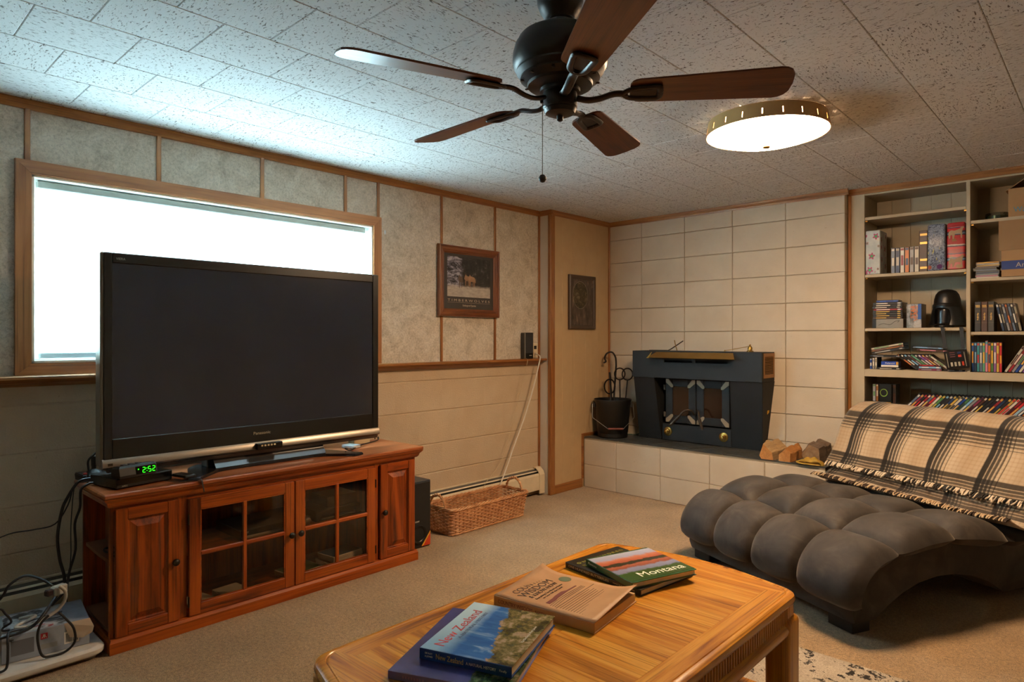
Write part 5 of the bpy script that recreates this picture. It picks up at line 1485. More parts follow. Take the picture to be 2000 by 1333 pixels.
for k in range(10):
    a = 2*PI*k/10 + .2; m_ = MB(); m_.obox((FX + .108*math.cos(a), FY_ + .108*math.sin(a), 2.0275), (.022, .008, .003), (0, .55, a) if False else (0, 0, a)); part('vent_rib', m_, BRZ, fan)
m_ = MB(); m_.lathe([(.060, 2.008), (.060, 1.994), (.050, 1.992), (.050, 1.990), (.051, 1.988), (.051, 1.950), (.048, 1.946), (.049, 1.943), (.044, 1.932), (.030, 1.926), (.010, 1.925), (.009, 1.912), (.004, 1.908)], fc, 36); part('switch_housing', m_, BRZ, fan, 35)
WAL = wood('blade_walnut', '4a2410', '673518', '74401f', 'x', 1.3, .32)
bl_me = None; ir_me = None
ZB = 1.985
m_ = MB()
def blade_outline(n=8):
    r0, r1, w0, w1 = .205, .660, .054, .070; pts = []
    for k in range(n + 1):
        a = -PI/2 + PI * k / n; pts.append((r1 - .045 + .045 * math.cos(a), (w1 - .0) * (math.sin(a)) ** 1 if abs(math.sin(a)) > .999 else w1 * math.copysign(abs(math.sin(a)) ** .6, math.sin(a))))
    for k in range(n + 1):
        a = PI/2 + PI * k / n; pts.append((r0 + .03 + .03 * math.cos(a), w0 * math.copysign(abs(math.sin(a)) ** .6, math.sin(a))))
    return pts
bo = blade_outline()
m_.loft([[(x, y, 0) for x, y in bo], [(x, y, .006) for x, y in bo]])
bl_me = m_.mesh('blade', WAL)
m_ = MB()
arm = smooth_path([(.052, 0, -.012), (.085, 0, -.020), (.120, 0, -.016), (.160, 0, -.004), (.200, 0, -.006)], 5)
m_.tube(arm, .013, 8, flat=.55)
for s in (-1, 1): m_.tube(smooth_path([(.185, 0, -.006), (.205, s*.020, -.007), (.250, s*.026, -.007), (.285, s*.027, -.007), (.292, s*.012, -.007), (.292, 0, -.007)], 4), .0095, 8, flat=.6)
m_.prism([(.205, -.012), (.285, -.024), (.285, .024), (.205, .012)], -.006, -.001, 'xy')
ir_me = m_.mesh('blade_iron', BRZ, 45)
for k in range(5):
    a = math.radians(34 + 72 * k)
    rot = (Matrix.Rotation(a, 4, 'Z') @ Matrix.Rotation(math.radians(-13), 4, 'X')).to_euler()
    piece('blade', bl_me, fan, (FX, FY_, ZB), rot)
    piece('blade_iron', ir_me, fan, (FX, FY_, ZB), rot)
cpx, cpy = FX - .0525 * .7319, FY_ - .0525 * .6814
m_ = MB(); m_.obox((cpx, cpy, 1.968), (.014, .010, .010), (0, 0, .75), .002); part('chain_socket', m_, BRZ, fan)
m_ = MB()
z = 1.962
while z > 1.752:
    m_.lathe([(.0004, 0), (.0017, -.0012), (.0017, -.0026), (.0004, -.0038)], (cpx, cpy, z), 6); z -= .0042
part('pull_chain', m_, plain('6a5a46', .35, .7), fan, 80)
m_ = MB(); m_.lathe([(.001, .0125), (.007, .010), (.0115, .003), (.0115, -.003), (.007, -.010), (.001, -.0125)], (cpx, cpy, 1.738), 14); part('pull_knob', m_, plain('2a2420', .45), fan, 60)

# ------------------------------------------------------------------ ceiling light
def ceiling_light(lx, ly, label, GLOW):
    lt = thing('ceiling_light', label, 'ceiling light', (lx, ly, H - .001))
    zr, ro, zt_ = 2.225, .274, H - .001
    def rad(z): return ro - .010 * (z - zr) / (zt_ - zr)
    def hoop(z0_, z1_):
        m = MB()
        return m.loft([[(lx + rr_*math.cos(2*PI*k/64), ly + rr_*math.sin(2*PI*k/64), z) for k in range(64)] for (rr_, z) in ((rad(z0_), z0_), (rad(z1_), z1_), (rad(z1_) - .003, z1_), (rad(z0_) - .003, z0_))], closed=True)
    s0, s1 = zr + .012, zr + .038
    part('band', hoop(zr - .002, s0), TAN, lt, 40); part('band', hoop(s1, zt_), TAN, lt, 40)
    ns = 20
    for k in range(ns):
        a0_ = 2*PI*k/ns + .008; a1_ = 2*PI*(k+1)/ns - .008; m = MB(); n = 6; vs_ = []
        for j in range(n + 1):
            a = a0_ + (a1_ - a0_)*j/n; c, s = math.cos(a), math.sin(a); ra, rb = rad(s0), rad(s1)
            vs_ += [(lx+ra*c, ly+ra*s, s0), (lx+rb*c, ly+rb*s, s1), (lx+(rb-.003)*c, ly+(rb-.003)*s, s1), (lx+(ra-.003)*c, ly+(ra-.003)*s, s0)]
        fs = [(j*4+i, j*4+(i+1) % 4, j*4+4+(i+1) % 4, j*4+4+i) for j in range(n) for i in range(4)] + [(0,1,2,3), (n*4, n*4+1, n*4+2, n*4+3)]
        m.add(vs_, fs); part('band_tab', m, TAN, lt, 40)
    m_ = MB(); m_.lathe([(.001, 2.168), (.06, 2.171), (.12, 2.180), (.18, 2.195), (.23, 2.210), (.260, 2.221), (.2685, 2.228), (.267, 2.231)], (lx, ly, 0), 56); part('diffuser', m_, GLOW, lt, 60)
    m_ = MB(); m_.lathe([(.256, s0 + .0005), (.256, s1 - .0005)], (lx, ly, 0), 48, cap=False); part('inner_glass', m_, GLOW2, lt, 60)
    m_ = MB(); m_.lathe([(.001, 2.157), (.014, 2.158), (.018, 2.163), (.015, 2.168), (.001, 2.170)], (lx, ly, 0), 18); part('finial', m_, BRASS, lt, 50)
TAN = plain('b08a56', .45)
GLOW = Mat('lamp_diffuser').surf('f4efe4', .5, **{'Emission Color': LAMP_COLOR + (1,), 'Emission Strength': LAMP_STRENGTH})
GLOW2 = Mat('lamp_inner').surf('f4efe4', .5, **{'Emission Color': LAMP_COLOR + (1,), 'Emission Strength': 10.0})
ceiling_light(2.243, 3.072, 'round flush ceiling light with slotted tan band and glowing bowl', GLOW)

# ------------------------------------------------------------------ built-in bookshelf
FYS, BYS = 4.936, 5.255
bs = thing('bookshelf', 'built-in painted bookshelf with open bays beside the block wall', 'bookshelf', (2.73, 5.1, 0))
def bx(name, lo, hi, mat=SHELFP, b=.0015):
    m = MB(); m.box(lo, hi, b); return part(name, m, mat, bs)
bx('stile', (2.0945, FYS, 0), (2.178, FYS + .020, H - .03))
bx('side_panel', (2.160, FYS + .020, 0), (2.178, BYS, H - .012))
bx('divider', (2.758, FYS, 1.050), (2.779, BYS - .006, H - .03))
bx('side_panel', (3.36, FYS, 0), (3.38, BYS, H - .012))
bx('header', (2.178, FYS + .002, H - .050), (3.36, FYS + .020, H - .012))
bx('top_board', (2.178, FYS + .020, H - .050), (3.36, BYS - .006, H - .032), SHELFB)
bp_ = [2.178, 2.275, 2.39, 2.515, 2.63, 2.72, 2.84, 2.96, 3.08, 3.22, 3.36]
for a, b in zip(bp_[:-1], bp_[1:]): bx('back_plank', (a + .0006, BYS - .006, .70), (b - .0006, BYS, H - .03), SHELFB, .0015)
SHL = {'a': 2.092, 'b': 1.698, 'c': 1.330, 'd': 1.050}; SHR = {'a': 1.996, 'b': 1.635, 'c': 1.302, 'd': 1.050}
for z in (2.092, 1.698, 1.330):
    sh = bx('shelf', (2.1795, FYS + .004, z - .020), (2.7565, BYS - .008, z))
for z in (1.996, 1.635, 1.302):
    sh = bx('shelf', (2.7805, FYS + .004, z - .020), (3.3585, BYS - .008, z))
bx('fixed_shelf', (2.1785, FYS - .002, 1.000), (3.36, BYS - .007, 1.050))
LOW = .745
bx('base_shelf', (2.1785, FYS, LOW - .03), (3.36, BYS - .007, LOW))
bx('base_front', (2.178, FYS + .012, 0), (3.36, FYS + .03, LOW - .03))
for (x, s) in ((2.178, 1), (2.758, -1)):
    for z in (2.072, 1.678, 1.310):
        bx('shelf_pin', (x + s*.0008, FYS + .02, z - .008), (x + s*.014, FYS + .032, z - .0002), BRASS, 0)
for z in (1.976, 1.615, 1.282):
    bx('shelf_pin', (2.7798, FYS + .02, z - .008), (2.793, FYS + .032, z - .0002), BRASS, 0)

# ---- things on the shelves
Yf = FYS + .022      # front faces stand a little behind the shelf edge
CN = {'8a1f24': 'red', 'b8262c': 'bright red', '1d1c1e': 'black', '2b2a2c': 'charcoal', '1f3f86': 'blue', '2d5fae': 'bright blue', '7fb2d6': 'sky blue', 'd9d4c8': 'white', 'bfb7a6': 'cream', 'c9a64a': 'gold', 'd8a12c': 'yellow', '4c7a45': 'green', '5d9a7c': 'mint', '6b3f86': 'purple', '8c5f9e': 'lilac', '8a5a30': 'brown', '4a2f22': 'dark brown', '8f8f92': 'grey', '5f6f86': 'slate blue', 'c46a2c': 'orange', '7c2f4a': 'maroon', '3e8f9c': 'teal', 'c87f94': 'pink', '9a8f78': 'tan', '243a5c': 'navy'}
def case(label, group, x, z, y, w, h, d, col, col2, lean=0.0, cat='DVD case', name='dvd_case', flat=False, title=None):
    """disc case or book with its spine to the room; lean in radians about the depth axis, foot at (x, z)"""
    m = MB()
    m.box((0, 0, 0), (w, d, h), min(.0012, w*.2), 0)
    m.box((w*.08, -.0006, h*.02), (w*.92, .0004, h*.98), 0, 1)
    m.box((w*.22, -.0009, h*.30), (w*.78, -.0003, h*.30 + h*R.uniform(.25, .42)), 0, 2)
    m.box((w*.15, -.0009, h*.88), (w*.85, -.0003, h*.96), 0, 2)
    mats = [plain('1a1a1c', .3) if cat != 'book' else plain(col, .5), plain(col, .35), plain(col2, .4)]
    o = single(name, m, mats, label, cat, (x, y, z + (w * math.sin(lean) + .0003 if lean > 0 else 0)), group=group, rot=(0, lean, 0))
    return o
# shelf b, left bay
zb = SHL['b'] + .0006
wp = thing('wrapped_gift', 'gift box in pale paper with pink and green flowers', 'gift box', (2.228, 5.02, zb), 0)
m_ = MB(); m_.box((2.182, Yf - .012, zb), (2.272, Yf + .165, zb + .300), .004)
def m_gift():
    g = Mat('gift_paper'); tc = g.n('TexCoord').outputs['Object']
    nz = g.noise(g.coord(), 14.0, 3)
    base = g.ramp(nz, [(.35, 'a3adb2'), (.6, 'b9c0c0'), (.75, 'd0c8b4')])
    vo = g.n('TexVoronoi', {'Vector': g.coord('Object', (1, 1, 1)), 'Scale': 17.0, 'Randomness': .6})
    dd = g.math('ADD', vo.outputs['Distance'], g.math('MULTIPLY', g.math('SUBTRACT', g.noise(g.coord(), 60.0, 2), .5), .25))
    c = g.mix(g.ramp(dd, [(.27, 1.0), (.29, 0.0)]), base, '9c3560')
    c = g.mix(g.ramp(dd, [(.13, 1.0), (.15, 0.0)]), c, '2f9a5c')
    return g.surf(c, .35)
part('box', m_, m_gift(), wp)
def blossom(cx_, cz_, r_, rot, face):
    m = MB(); c2 = MB(); pts = []
    for k in range(20):
        a = 2*PI*k/20 + rot; q = r_ * (1.0 if (k // 2) % 2 else .62); pts.append((cx_ + q*math.cos(a), cz_ + q*math.sin(a)*1.15))
    hub = [(cx_ + r_*.42*math.cos(2*PI*k/12), cz_ + r_*.42*math.sin(2*PI*k/12)) for k in range(12)]
    if face == 'f': m.prism(pts, Yf - .0128, Yf - .0121, 'xz'); c2.prism(hub, Yf - .0132, Yf - .0128, 'xz')
    else: m.prism(pts, 2.2721, 2.2728, 'yz'); c2.prism(hub, 2.2728, 2.2732, 'yz')
    o = part('flower_print', m, plain('a03560', .4), wp); part('flower_centre', c2, plain('2b9a5a', .4), o)
for (a, b, c, d) in ((2.246, .258, .020, .2), (2.192, .215, .009, .9), (2.220, .125, .021, .6), (2.208, .030, .021, .1), (2.262, .19, .008, .4), (2.258, .035, .008, 1.2)): blossom(a, zb + b, c, d, 'f')
for (a, b, c, d) in ((.02, .235, .018, .3), (.105, .18, .018, .7), (.03, .10, .018, .2), (.12, .06, .018, .5), (.13, .265, .014, .1)): blossom(Yf + a, zb + b, c, d, 's')
m_ = MB(); m_.box((2.2725, Yf + .06, zb + .02), (2.2732, Yf + .085, zb + .28)); part('paper_seam', m_, plain('a8b0b4', .4), wp)
vhs = [('5f6f86', 'd9d4c8', .024), ('243a5c', 'bfb7a6', .026), ('d9d4c8', '8a1f24', .025), ('c46a2c', '243a5c', .026), ('8f8f92', '4a2f22', .025), ('bfb7a6', '4a2f22', .027)]
x = 2.330
for c1, c2, w in vhs:
    case('upright video tape with %s spine beside the wrapped gift' % CN[c1], 'video tapes on the upper shelf', x, zb, Yf + .02, w, .172, .10, c1, c2, name='video_tape', cat='video tape'); x += w + .0022
bd = thing('boxed_set', 'tall brown boxed set with gold bands behind the patterned tin', 'box set', (2.51, 5.03, zb))
m_ = MB(); m_.box((2.498, Yf + .004, zb), (2.543, Yf + .15, zb + .268), .002); part('case', m_, plain('4b342b', .45), bd)
for zz_ in (.235, .18, .07, .018):
    m_ = MB(); m_.box((2.503, Yf + .0032, zb + zz_), (2.543, Yf + .0045, zb + zz_ + .014)); part('gold_band', m_, GOLDT, bd)
def tin(name, label, x0_, x1_, h, mat, dark):
    t_ = thing(name, label, 'tin', ((x0_ + x1_)/2, 5.0, zb))
    cx_ = (x0_ + x1_)/2; m = MB()
    m.loft([[(px_, py_, z) for px_, py_ in rnd_rect(x0_ + i, x1_ - i, Yf - .02 + i, Yf + .10 - i, .012)] for (z, i) in ((zb, .004), (zb + .004, .0), (zb + h - .010, .0), (zb + h - .002, .005), (zb + h, .010))])
    part('body', m, mat, t_, 45); 
    m = MB(); m.loft([[(px_, py_, z) for px_, py_ in rnd_rect(x0_ - .0008, x1_ + .0008, Yf - .0208, Yf + .1008, .0125)] for z in (zb + h - .032, zb + h - .0295)]); part('lid_seam', m, dark, t_)
def m_tin1():
    g = Mat('tin_pattern'); v = g.coord(); n_ = g.noise(v, 120.0, 3, .7); n2 = g.noise(g.coord('Object', (1, 1, 1), (0, .5, 0)), 17.0, 2)
    c = g.ramp(n_, [(.40, '30384e'), (.47, '6c7688'), (.60, '8b95a4')])
    k = g.noise(g.coord('Object', (60, 20, 14), (0, .4, 0)), 1.0, 2)
    c = g.mix(g.math('MULTIPLY', g.ramp(k, [(.66, 0.0), (.69, 1.0)]), .85), c, 'c3b44e')
    vo = g.n('TexVoronoi', {'Vector': v, 'Scale': 15.0, 'Randomness': 1.0})
    spot = g.ramp(vo.outputs['Distance'], [(.22, 1.0), (.25, 0.0)])
    hue = g.ramp(g.n('SeparateColor', {0: vo.outputs['Color']}).outputs[0], [(0, '5a2a5c'), (.35, 'a0522e'), (.6, '2a4a38'), (.85, '1f2024')], 'CONSTANT')
    return g.surf(g.mix(spot, c, hue), .35)
def m_tin2():
    g = Mat('tin_woven'); sp = g.n('SeparateXYZ', {0: g.n('TexCoord').outputs['Object']})
    t = g.math('FRACT', g.math('ADD', g.math('MULTIPLY', sp.outputs[2], 6.1), g.math('MULTIPLY', g.noise(g.coord(), 40.0, 1), .06)))
    c = g.ramp(t, [(0, '9c1c20'), (.30, 'a8222a'), (.34, '1a1620'), (.38, '6a88a4'), (.44, '1d1a2a'), (.50, 'b02428'), (.62, '3a2a52'), (.66, '90262c'), (.80, 'b02a2c'), (.90, '2a2038'), (.94, 'b9b0a4')], 'CONSTANT')
    vo = g.n('TexVoronoi', {'Vector': g.coord('Object', (9, 9, 13)), 'Scale': 1.5})
    an = g.ramp(g.math('ADD', vo.outputs['Distance'], g.math('MULTIPLY', g.noise(g.coord(), 70.0, 2), .35)), [(.42, 1.0), (.46, 0.0)])
    return g.surf(g.mix(an, c, '7c5424'), .35)
tin('patterned_tin', 'tall blue-grey patterned tin with yellow flecks on the upper shelf', 2.548, 2.648, .300, m_tin1(), plain('5a6274', .35))
tin('red_tin', 'tall red tin with woven bands and brown animals on the upper shelf', 2.654, 2.752, .298, m_tin2(), plain('8a1a1e', .35))

rt = [o for o in bpy.data.objects if o.name.startswith('red_tin')][0]
beast = [(-.036, -.004), (-.034, .020), (-.024, .030), (-.006, .026), (.010, .032), (.020, .034), (.026, .046), (.036, .048), (.040, .040), (.034, .034), (.030, .020), (.030, -.016), (.024, -.016), (.022, .008), (-.004, .008), (-.010, -.018), (-.016, -.018), (-.018, .002), (-.026, .002), (-.028, -.016), (-.033, -.016)]
for zz_ in (.215, .035):
    m_ = MB(); m_.prism([(2.703 + p[0]*1.1, zb + zz_ + p[1]*1.15) for p in beast], Yf - .0207, Yf - .0202, 'xz'); part('animal_print', m_, plain('7a5220', .4), rt)
# shelf c, left bay
zc = SHL['c'] + .0006
z = zc
bxs = thing('silver_box_set', 'silver boxed disc set at the foot of the dark disc pile', 'box set', (2.315, 5.0, z))
m_ = MB(); m_.box((2.222, Yf - .006, z), (2.409, Yf + .135, z + .062), .002); part('case', m_, plain('9c9890', .3, .5), bxs)
m_ = MB(); m_.box((2.222, Yf - .0068, z), (2.246, Yf + .13, z + .0622)); part('spine_band', m_, BLACK, bxs)
m_ = MB(); m_.tube(smooth_path([(2.26, Yf - .0068, z + .02), (2.29, Yf - .0068, z + .03), (2.33, Yf - .0068, z + .022), (2.36, Yf - .0068, z + .045), (2.385, Yf - .0068, z + .05), (2.375, Yf - .0068, z + .038)], 4), .0009, 4); part('scribble_print', m_, INKK, bxs)
z += .0628
stack = [('4a2f22', 'c9a64a'), ('1d1c1e', 'c9a64a'), ('2b2a2c', 'c9a64a'), ('1d1c1e', 'c9a64a'), ('8a1f24', 'd9d4c8'), ('2b2a2c', 'bfb7a6'), ('1d1c1e', 'd9d4c8'), ('2b2a2c', 'd9d4c8')]
def flatcase(label, group, xc, z, L, t_, d, c1, c2, rz=0.0, y=None, tilt=0.0):
    m = MB(); m.box((-L/2, 0, 0), (L/2, d, t_), .001, 0); m.box((-L/2 + .004, -.0006, t_*.1), (L/2 - .004, .0004, t_*.9), 0, 1)
    m.box((-L/2 + .02, -.0009, t_*.3), (-L/2 + .02 + L*R.uniform(.28, .5), -.0004, t_*.72), 0, 2); m.box((L/2 - .03, -.0009, t_*.25), (L/2 - .012, -.0004, t_*.75), 0, 2)
    return single('dvd_case', m, [plain('1a1a1c', .3), plain(c1, .35), plain(c2, .4)], label, 'DVD case', (xc, y if y is not None else Yf, z), rz, group, rot=(0, tilt, rz))
for k, (c1, c2) in enumerate(stack):
    flatcase('%s disc case with %s title, %s in the pile on the silver set' % (CN[c1], CN[c2], ('lowest', 'second', 'third', 'fourth', 'fifth', 'sixth', 'seventh', 'eighth')[k]), 'pile of disc cases on the silver set', 2.312 + R.uniform(-.003, .003), z, .178, .0135, .13, c1, c2, R.uniform(-.02, .02)); z += .0139
flatcase('bright blue disc case on top of the dark disc pile', None, 2.312, z, .135, .015, .125, '1f3f86', '2d5fae', .05)
sb = thing('disc_collection_box', 'silver and orange disc collection box standing beside the disc pile', 'box set', (2.469, 5.0, zc))
m_ = MB(); m_.box((2.427, Yf - .004, zc), (2.512, Yf + .14, zc + .158), .0015); part('case', m_, plain('2a2a30', .35), sb)
def m_silverart():
    g = Mat('silver_art'); n_ = g.noise(g.coord('Object', (2, 1, 1)), 14.0, 4, .6)
    return g.surf(g.ramp(n_, [(.34, '4a4844'), (.5, '8f9498'), (.62, 'b9bcc0'), (.74, '7c5a3a')]), .25)
m_ = MB(); m_.box((2.4275, Yf - .0048, zc + .001), (2.5115, Yf - .0042, zc + .157)); part('sleeve', m_, m_silverart(), sb)
m_ = MB(); m_.box((2.492, Yf - .0054, zc + .055), (2.5115, Yf - .0048, zc + .157)); part('blue_strip', m_, plain('2358a0', .35), sb)
ORG = plain('d2691e', .4)
lettering(sb, 'STAR', .034, ORG, (2.464, Yf - .0052, zc + .105), (0, 0, 1), (-1, 0, 0), width=.085)
lettering(sb, 'WARS', .036, ORG, (2.481, Yf - .0054, zc + .095), (0, 0, 1), (-1, 0, 0), width=.10)
# plain black costume helmet
hm = thing('toy_helmet', 'plain black costume helmet with hanging straps on the shelf', 'helmet', (2.640, 5.045, zc), -.28)
HS = .80
BH = plain('131211', .38)
m_ = MB(); NR = 40; lv = []
for (z_, r_, fl_, dr) in ((.250, .004, 0, 0), (.247, .035, 0, 0), (.236, .062, 0, 0), (.215, .080, 0, 0), (.185, .090, 0, 0), (.150, .094, 0, 0), (.138, .098, 0, 0), (.110, .102, .008, 0), (.06, .108, .016, 0), (.016, .116, .024, 0)):
    rg_ = []
    for k in range(NR):
        a = 2*PI*k/NR; front = max(0, math.cos(a + PI/2))  # faces local -y
        rr_ = r_ + fl_ * (1 - front) ; zz_ = z_
        if z_ < .14: rr_ -= front ** 2 * .030 * min(1, (.14 - z_) / .06)
        rg_.append((HS * rr_ * math.cos(a), HS * rr_ * 1.05 * math.sin(a), zz_))
    lv.append(rg_)
m_.loft(lv); part('shell', m_, BH, hm, 50)
m_ = MB(); 
m_.grid(lambda u, v: (HS * .100 * math.cos(-PI*(.06 + .88*u)), HS * 1.06 * (.100 + .012*(1-v)) * math.sin(-PI*(.06 + .88*u)), .136 + .018 * v + .006 * math.cos(2*PI*(u-.5))), 24, 4); o_ = part('brow_rim', m_, BH, hm, 60); s_ = o_.modifiers.new('thickness', 'SOLIDIFY'); s_.thickness = .004
m_ = MB(); m_.grid(lambda u, v: (HS * .082 * math.cos(-PI*(.12 + .76*u)), -.016 + HS * .092 * math.sin(-PI*(.12 + .76*u)) * (1 - .15*v), .012 + .118 * v), 24, 6); o_ = part('visor', m_, plain('0b0b0c', .2), hm, 60); s_ = o_.modifiers.new('thickness', 'SOLIDIFY'); s_.thickness = .003
m_ = MB(); m_.lathe([(.050, 0), (.054, .004), (.054, .012), (.048, .018)], (0, -.042, -.0), 28); part('neck_ring', m_, plain('0f0f10', .25), hm, 50)
# control panel hanging on two straps
cpn = thing('toy_chest_panel', 'black toy control panel hung from straps in front of the shelf', 'toy panel', (2.712, 4.905, 1.06))
for (xa, xb) in ((2.634, 2.652), (2.735, 2.745)):
    m_ = MB(); m_.loft([[(xa - .010, Yf - .035, zc + .003), (xa + .010, Yf - .035, zc + .003), (xa + .010, Yf - .037, zc + .003), (xa - .010, Yf - .037, zc + .003)], [(xa - .010, 4.915, zc + .002), (xa + .010, 4.915, zc + .002), (xa + .010, 4.912, zc - .0), (xa - .010, 4.912, zc - .0)], [(xb - .010, 4.913, 1.195), (xb + .010, 4.913, 1.195), (xb + .010, 4.910, 1.195), (xb - .010, 4.910, 1.195)]]); part('strap', m_, plain('0d0d0e', .6), cpn)
MP = Matrix.Translation((2.712, 4.905, 1.128)) @ Matrix.Rotation(-.14, 4, 'Y') @ Matrix.Rotation(.12, 4, 'X')
def panel_box(nm, lo, hi, mat, b=.001, par=cpn):
    m = MB(); m.box(lo, hi, b); m.xf(MP); return part(nm, m, mat, par)
pn = panel_box('panel', (-.060, -.010, -.058), (.060, .012, .058), plain('141314', .35), .003)
for k in range(3): panel_box('indicator', (-.030, -.0125, .018 + k*.013), (-.002, -.010, .024 + k*.013), plain('6a3f40', .4), .0006, pn)
panel_box('blue_light', (.012, -.0125, .036), (.030, -.010, .048), plain('28345e', .4), .0006, pn)
panel_box('red_button', (.014, -.0135, .015), (.031, -.010, .030), plain('b8321e', .4), .0006, pn)
for k in range(4): panel_box('rocker_switch', (-.033 + k*.020, -.0135, -.040), (-.022 + k*.020, -.010, -.014), plain('b9b4a6', .4) if k < 3 else plain('c23a20', .4), .0006, pn)
for s in (-1, 1): panel_box('side_rod', (s*.047 - .0025, -.0135, -.045), (s*.047 + .0025, -.010, .045), plain('a8a496', .35, .4), .0006, pn)

# shelf d, left bay: jumbled cases
zd = SHL['d'] + .0006
pal = list(CN)
bk_ = thing('film_pack', 'blue and white film pack lying at the left of the jumbled cases', 'film pack', (2.31, 5.02, zd))
m_ = MB(); m_.box((2.272, Yf + .012, zd + .016), (2.376, Yf + .09, zd + .054), .001); part('carton', m_, plain('20409a', .35), bk_)
m_ = MB(); m_.box((2.2722, Yf + .0112, zd + .0162), (2.3758, Yf + .012, zd + .030)); part('white_band', m_, INKW, bk_)
m_ = MB(); m_.box((2.362, Yf + .0112, zd + .032), (2.3755, Yf + .0118, zd + .052)); part('stripe', m_, plain('d8a12c', .4), bk_)
lettering(bk_, 'Polaroid', .014, INKW, (2.325, Yf + .0115, zd + .042), (1, 0, 0), (0, 0, 1), width=.055)
flatcase('thin dark case flat under the film pack', None, 2.322, zd, .150, .0135, .12, '2b2a2c', 'bfb7a6', 0, Yf - .004)
for k, (c1, lab) in enumerate((('1f3f86', 'upright blue case standing at the very left end'), ('8f8f92', 'upright grey case second from the left end'), ('9a8f78', 'upright tan case between grey case and film pack'))):
    case(lab + ' above the thick shelf', None, 2.203 + k * .0155, zd, Yf + .01, .014, .072 + k*.004, .12, c1, 'd9d4c8')
case_stack = [('2b2a2c', 'bfb7a6', .0), ('1d1c1e', 'd9d4c8', .01)]
z = zd + .0775
flatcase('black case lying across the upright cases', None, 2.300, zd + .0825, .19, .0135, .13, '1d1c1e', '8f8f92', 0, Yf + .004)
flatcase('tilted black case under the green and white one', None, 2.317, zd + .121, .20, .0135, .13, '2b2a2c', 'bfb7a6', 0, Yf, -.20)
flatcase('tilted brown case in the slanting pile', None, 2.314, zd + .1355, .20, .0135, .13, '8a5a30', '4a2f22', 0, Yf, -.20)
flatcase('tilted white and green case topping the slanting pile', None, 2.312, zd + .150, .20, .0135, .13, 'bfb7a6', '4c7a45', 0, Yf, -.20)
sl_cols = [('2b2a2c', 'c46a2c'), ('1d1c1e', 'd9d4c8'), ('2b2a2c', '7fb2d6'), ('4a2f22', '8f8f92'), ('5d9a7c', '4c7a45'), ('1d1c1e', 'bfb7a6'), ('6b3f86', 'd9d4c8'), ('7c2f4a', 'c9a64a'), ('4a2f22', 'bfb7a6'), ('bfb7a6', '4c7a45')]
x = 2.480
for k, (c1, c2) in enumerate(sl_cols):
    lab = 'case with %s spine and %s title slumped left on the thick shelf' % (CN[c1], CN[c2])
    o = case(lab, 'cases slumped to the left on the thick shelf', x, zd + .0015, Yf + .012, .0125, .150, .125, c1, c2, lean=-.88); x += .0202
flatcase('red case lying in front of the slumped cases', None, 2.545, zd + .0290, .09, .010, .02, '8a1f24', 'b8262c', 0, Yf - .016)
flatcase('pale blue case lying in front of the slumped cases', None, 2.562, zd + .0145, .130, .0135, .02, '7fb2d6', 'd9d4c8', 0, Yf - .018)
flatcase('dark maroon case at the bottom in front of the slumped cases', None, 2.562, zd + .0002, .135, .0135, .02, '7c2f4a', '8f8f92', 0, Yf - .018)
flatcase('long dark case lying flat at the shelf edge under the toy panel', None, 2.694, zd + .0002, .11, .0120, .02, '2b2a2c', '8f8f92', 0, Yf - .018)
flatcase('steel blue case lying on the slumped cases', None, 2.545, zd + .142, .175, .0135, .12, '5f6f86', '7fb2d6', 0, Yf + .01, .05)
flatcase('dark plum case lying under the steel blue one', None, 2.570, zd + .124, .180, .0135, .12, '4a2f22', 'c87f94', 0, Yf + .01, .05)

# low row behind the chaise
zl = LOW + .0006
flatcase('yellow case lying at the left end behind the chaise', None, 2.262, zl + .0705, .15, .014, .13, 'd8a12c', '3e8f9c', 0, Yf)
flatcase('blue case lying under the yellow one behind the chaise', None, 2.262, zl + .056, .15, .014, .13, '2d5fae', 'd9d4c8', 0, Yf)
o_ = single('storage_carton', MB().box((-.078, 0, 0), (.078, .14, .0555), .002), [plain('3a352e', .6)], 'dark carton carrying the yellow and blue cases', 'carton', (2.262, Yf, zl))
case('grey-green case standing on the yellow case', None, 2.222, zl + .0855, Yf + .006, .018, .118, .10, '8f8f92', '4c7a45')
case('brown case standing beside the green ring box', None, 2.242, zl + .0855, Yf + .006, .015, .118, .10, '8a5a30', 'bfb7a6')
rb = thing('ring_print_box', 'black boxed set with a glowing green ring printed on its face', 'box set', (2.30, 5.03, zl + .0855))
m_ = MB(); m_.box((2.260, Yf + .004, zl + .0855), (2.336, Yf + .12, zl + .2055), .0015); part('case', m_, plain('0f100e', .35), rb)
m_ = MB(); m_.tube([(2.290 + .021*math.cos(a), Yf + .0035, zl + .146 + .024*math.sin(a)) for a in [2*PI*k/24 for k in range(24)]], .0028, 5, True); part('ring_print', m_, plain('8aa83a', .4), rb, 60)
case('tall dark brown case standing right of the green ring box', None, 2.3375, zl, Yf + .03, .020, .205, .11, '2b2a2c', '4a2f22')
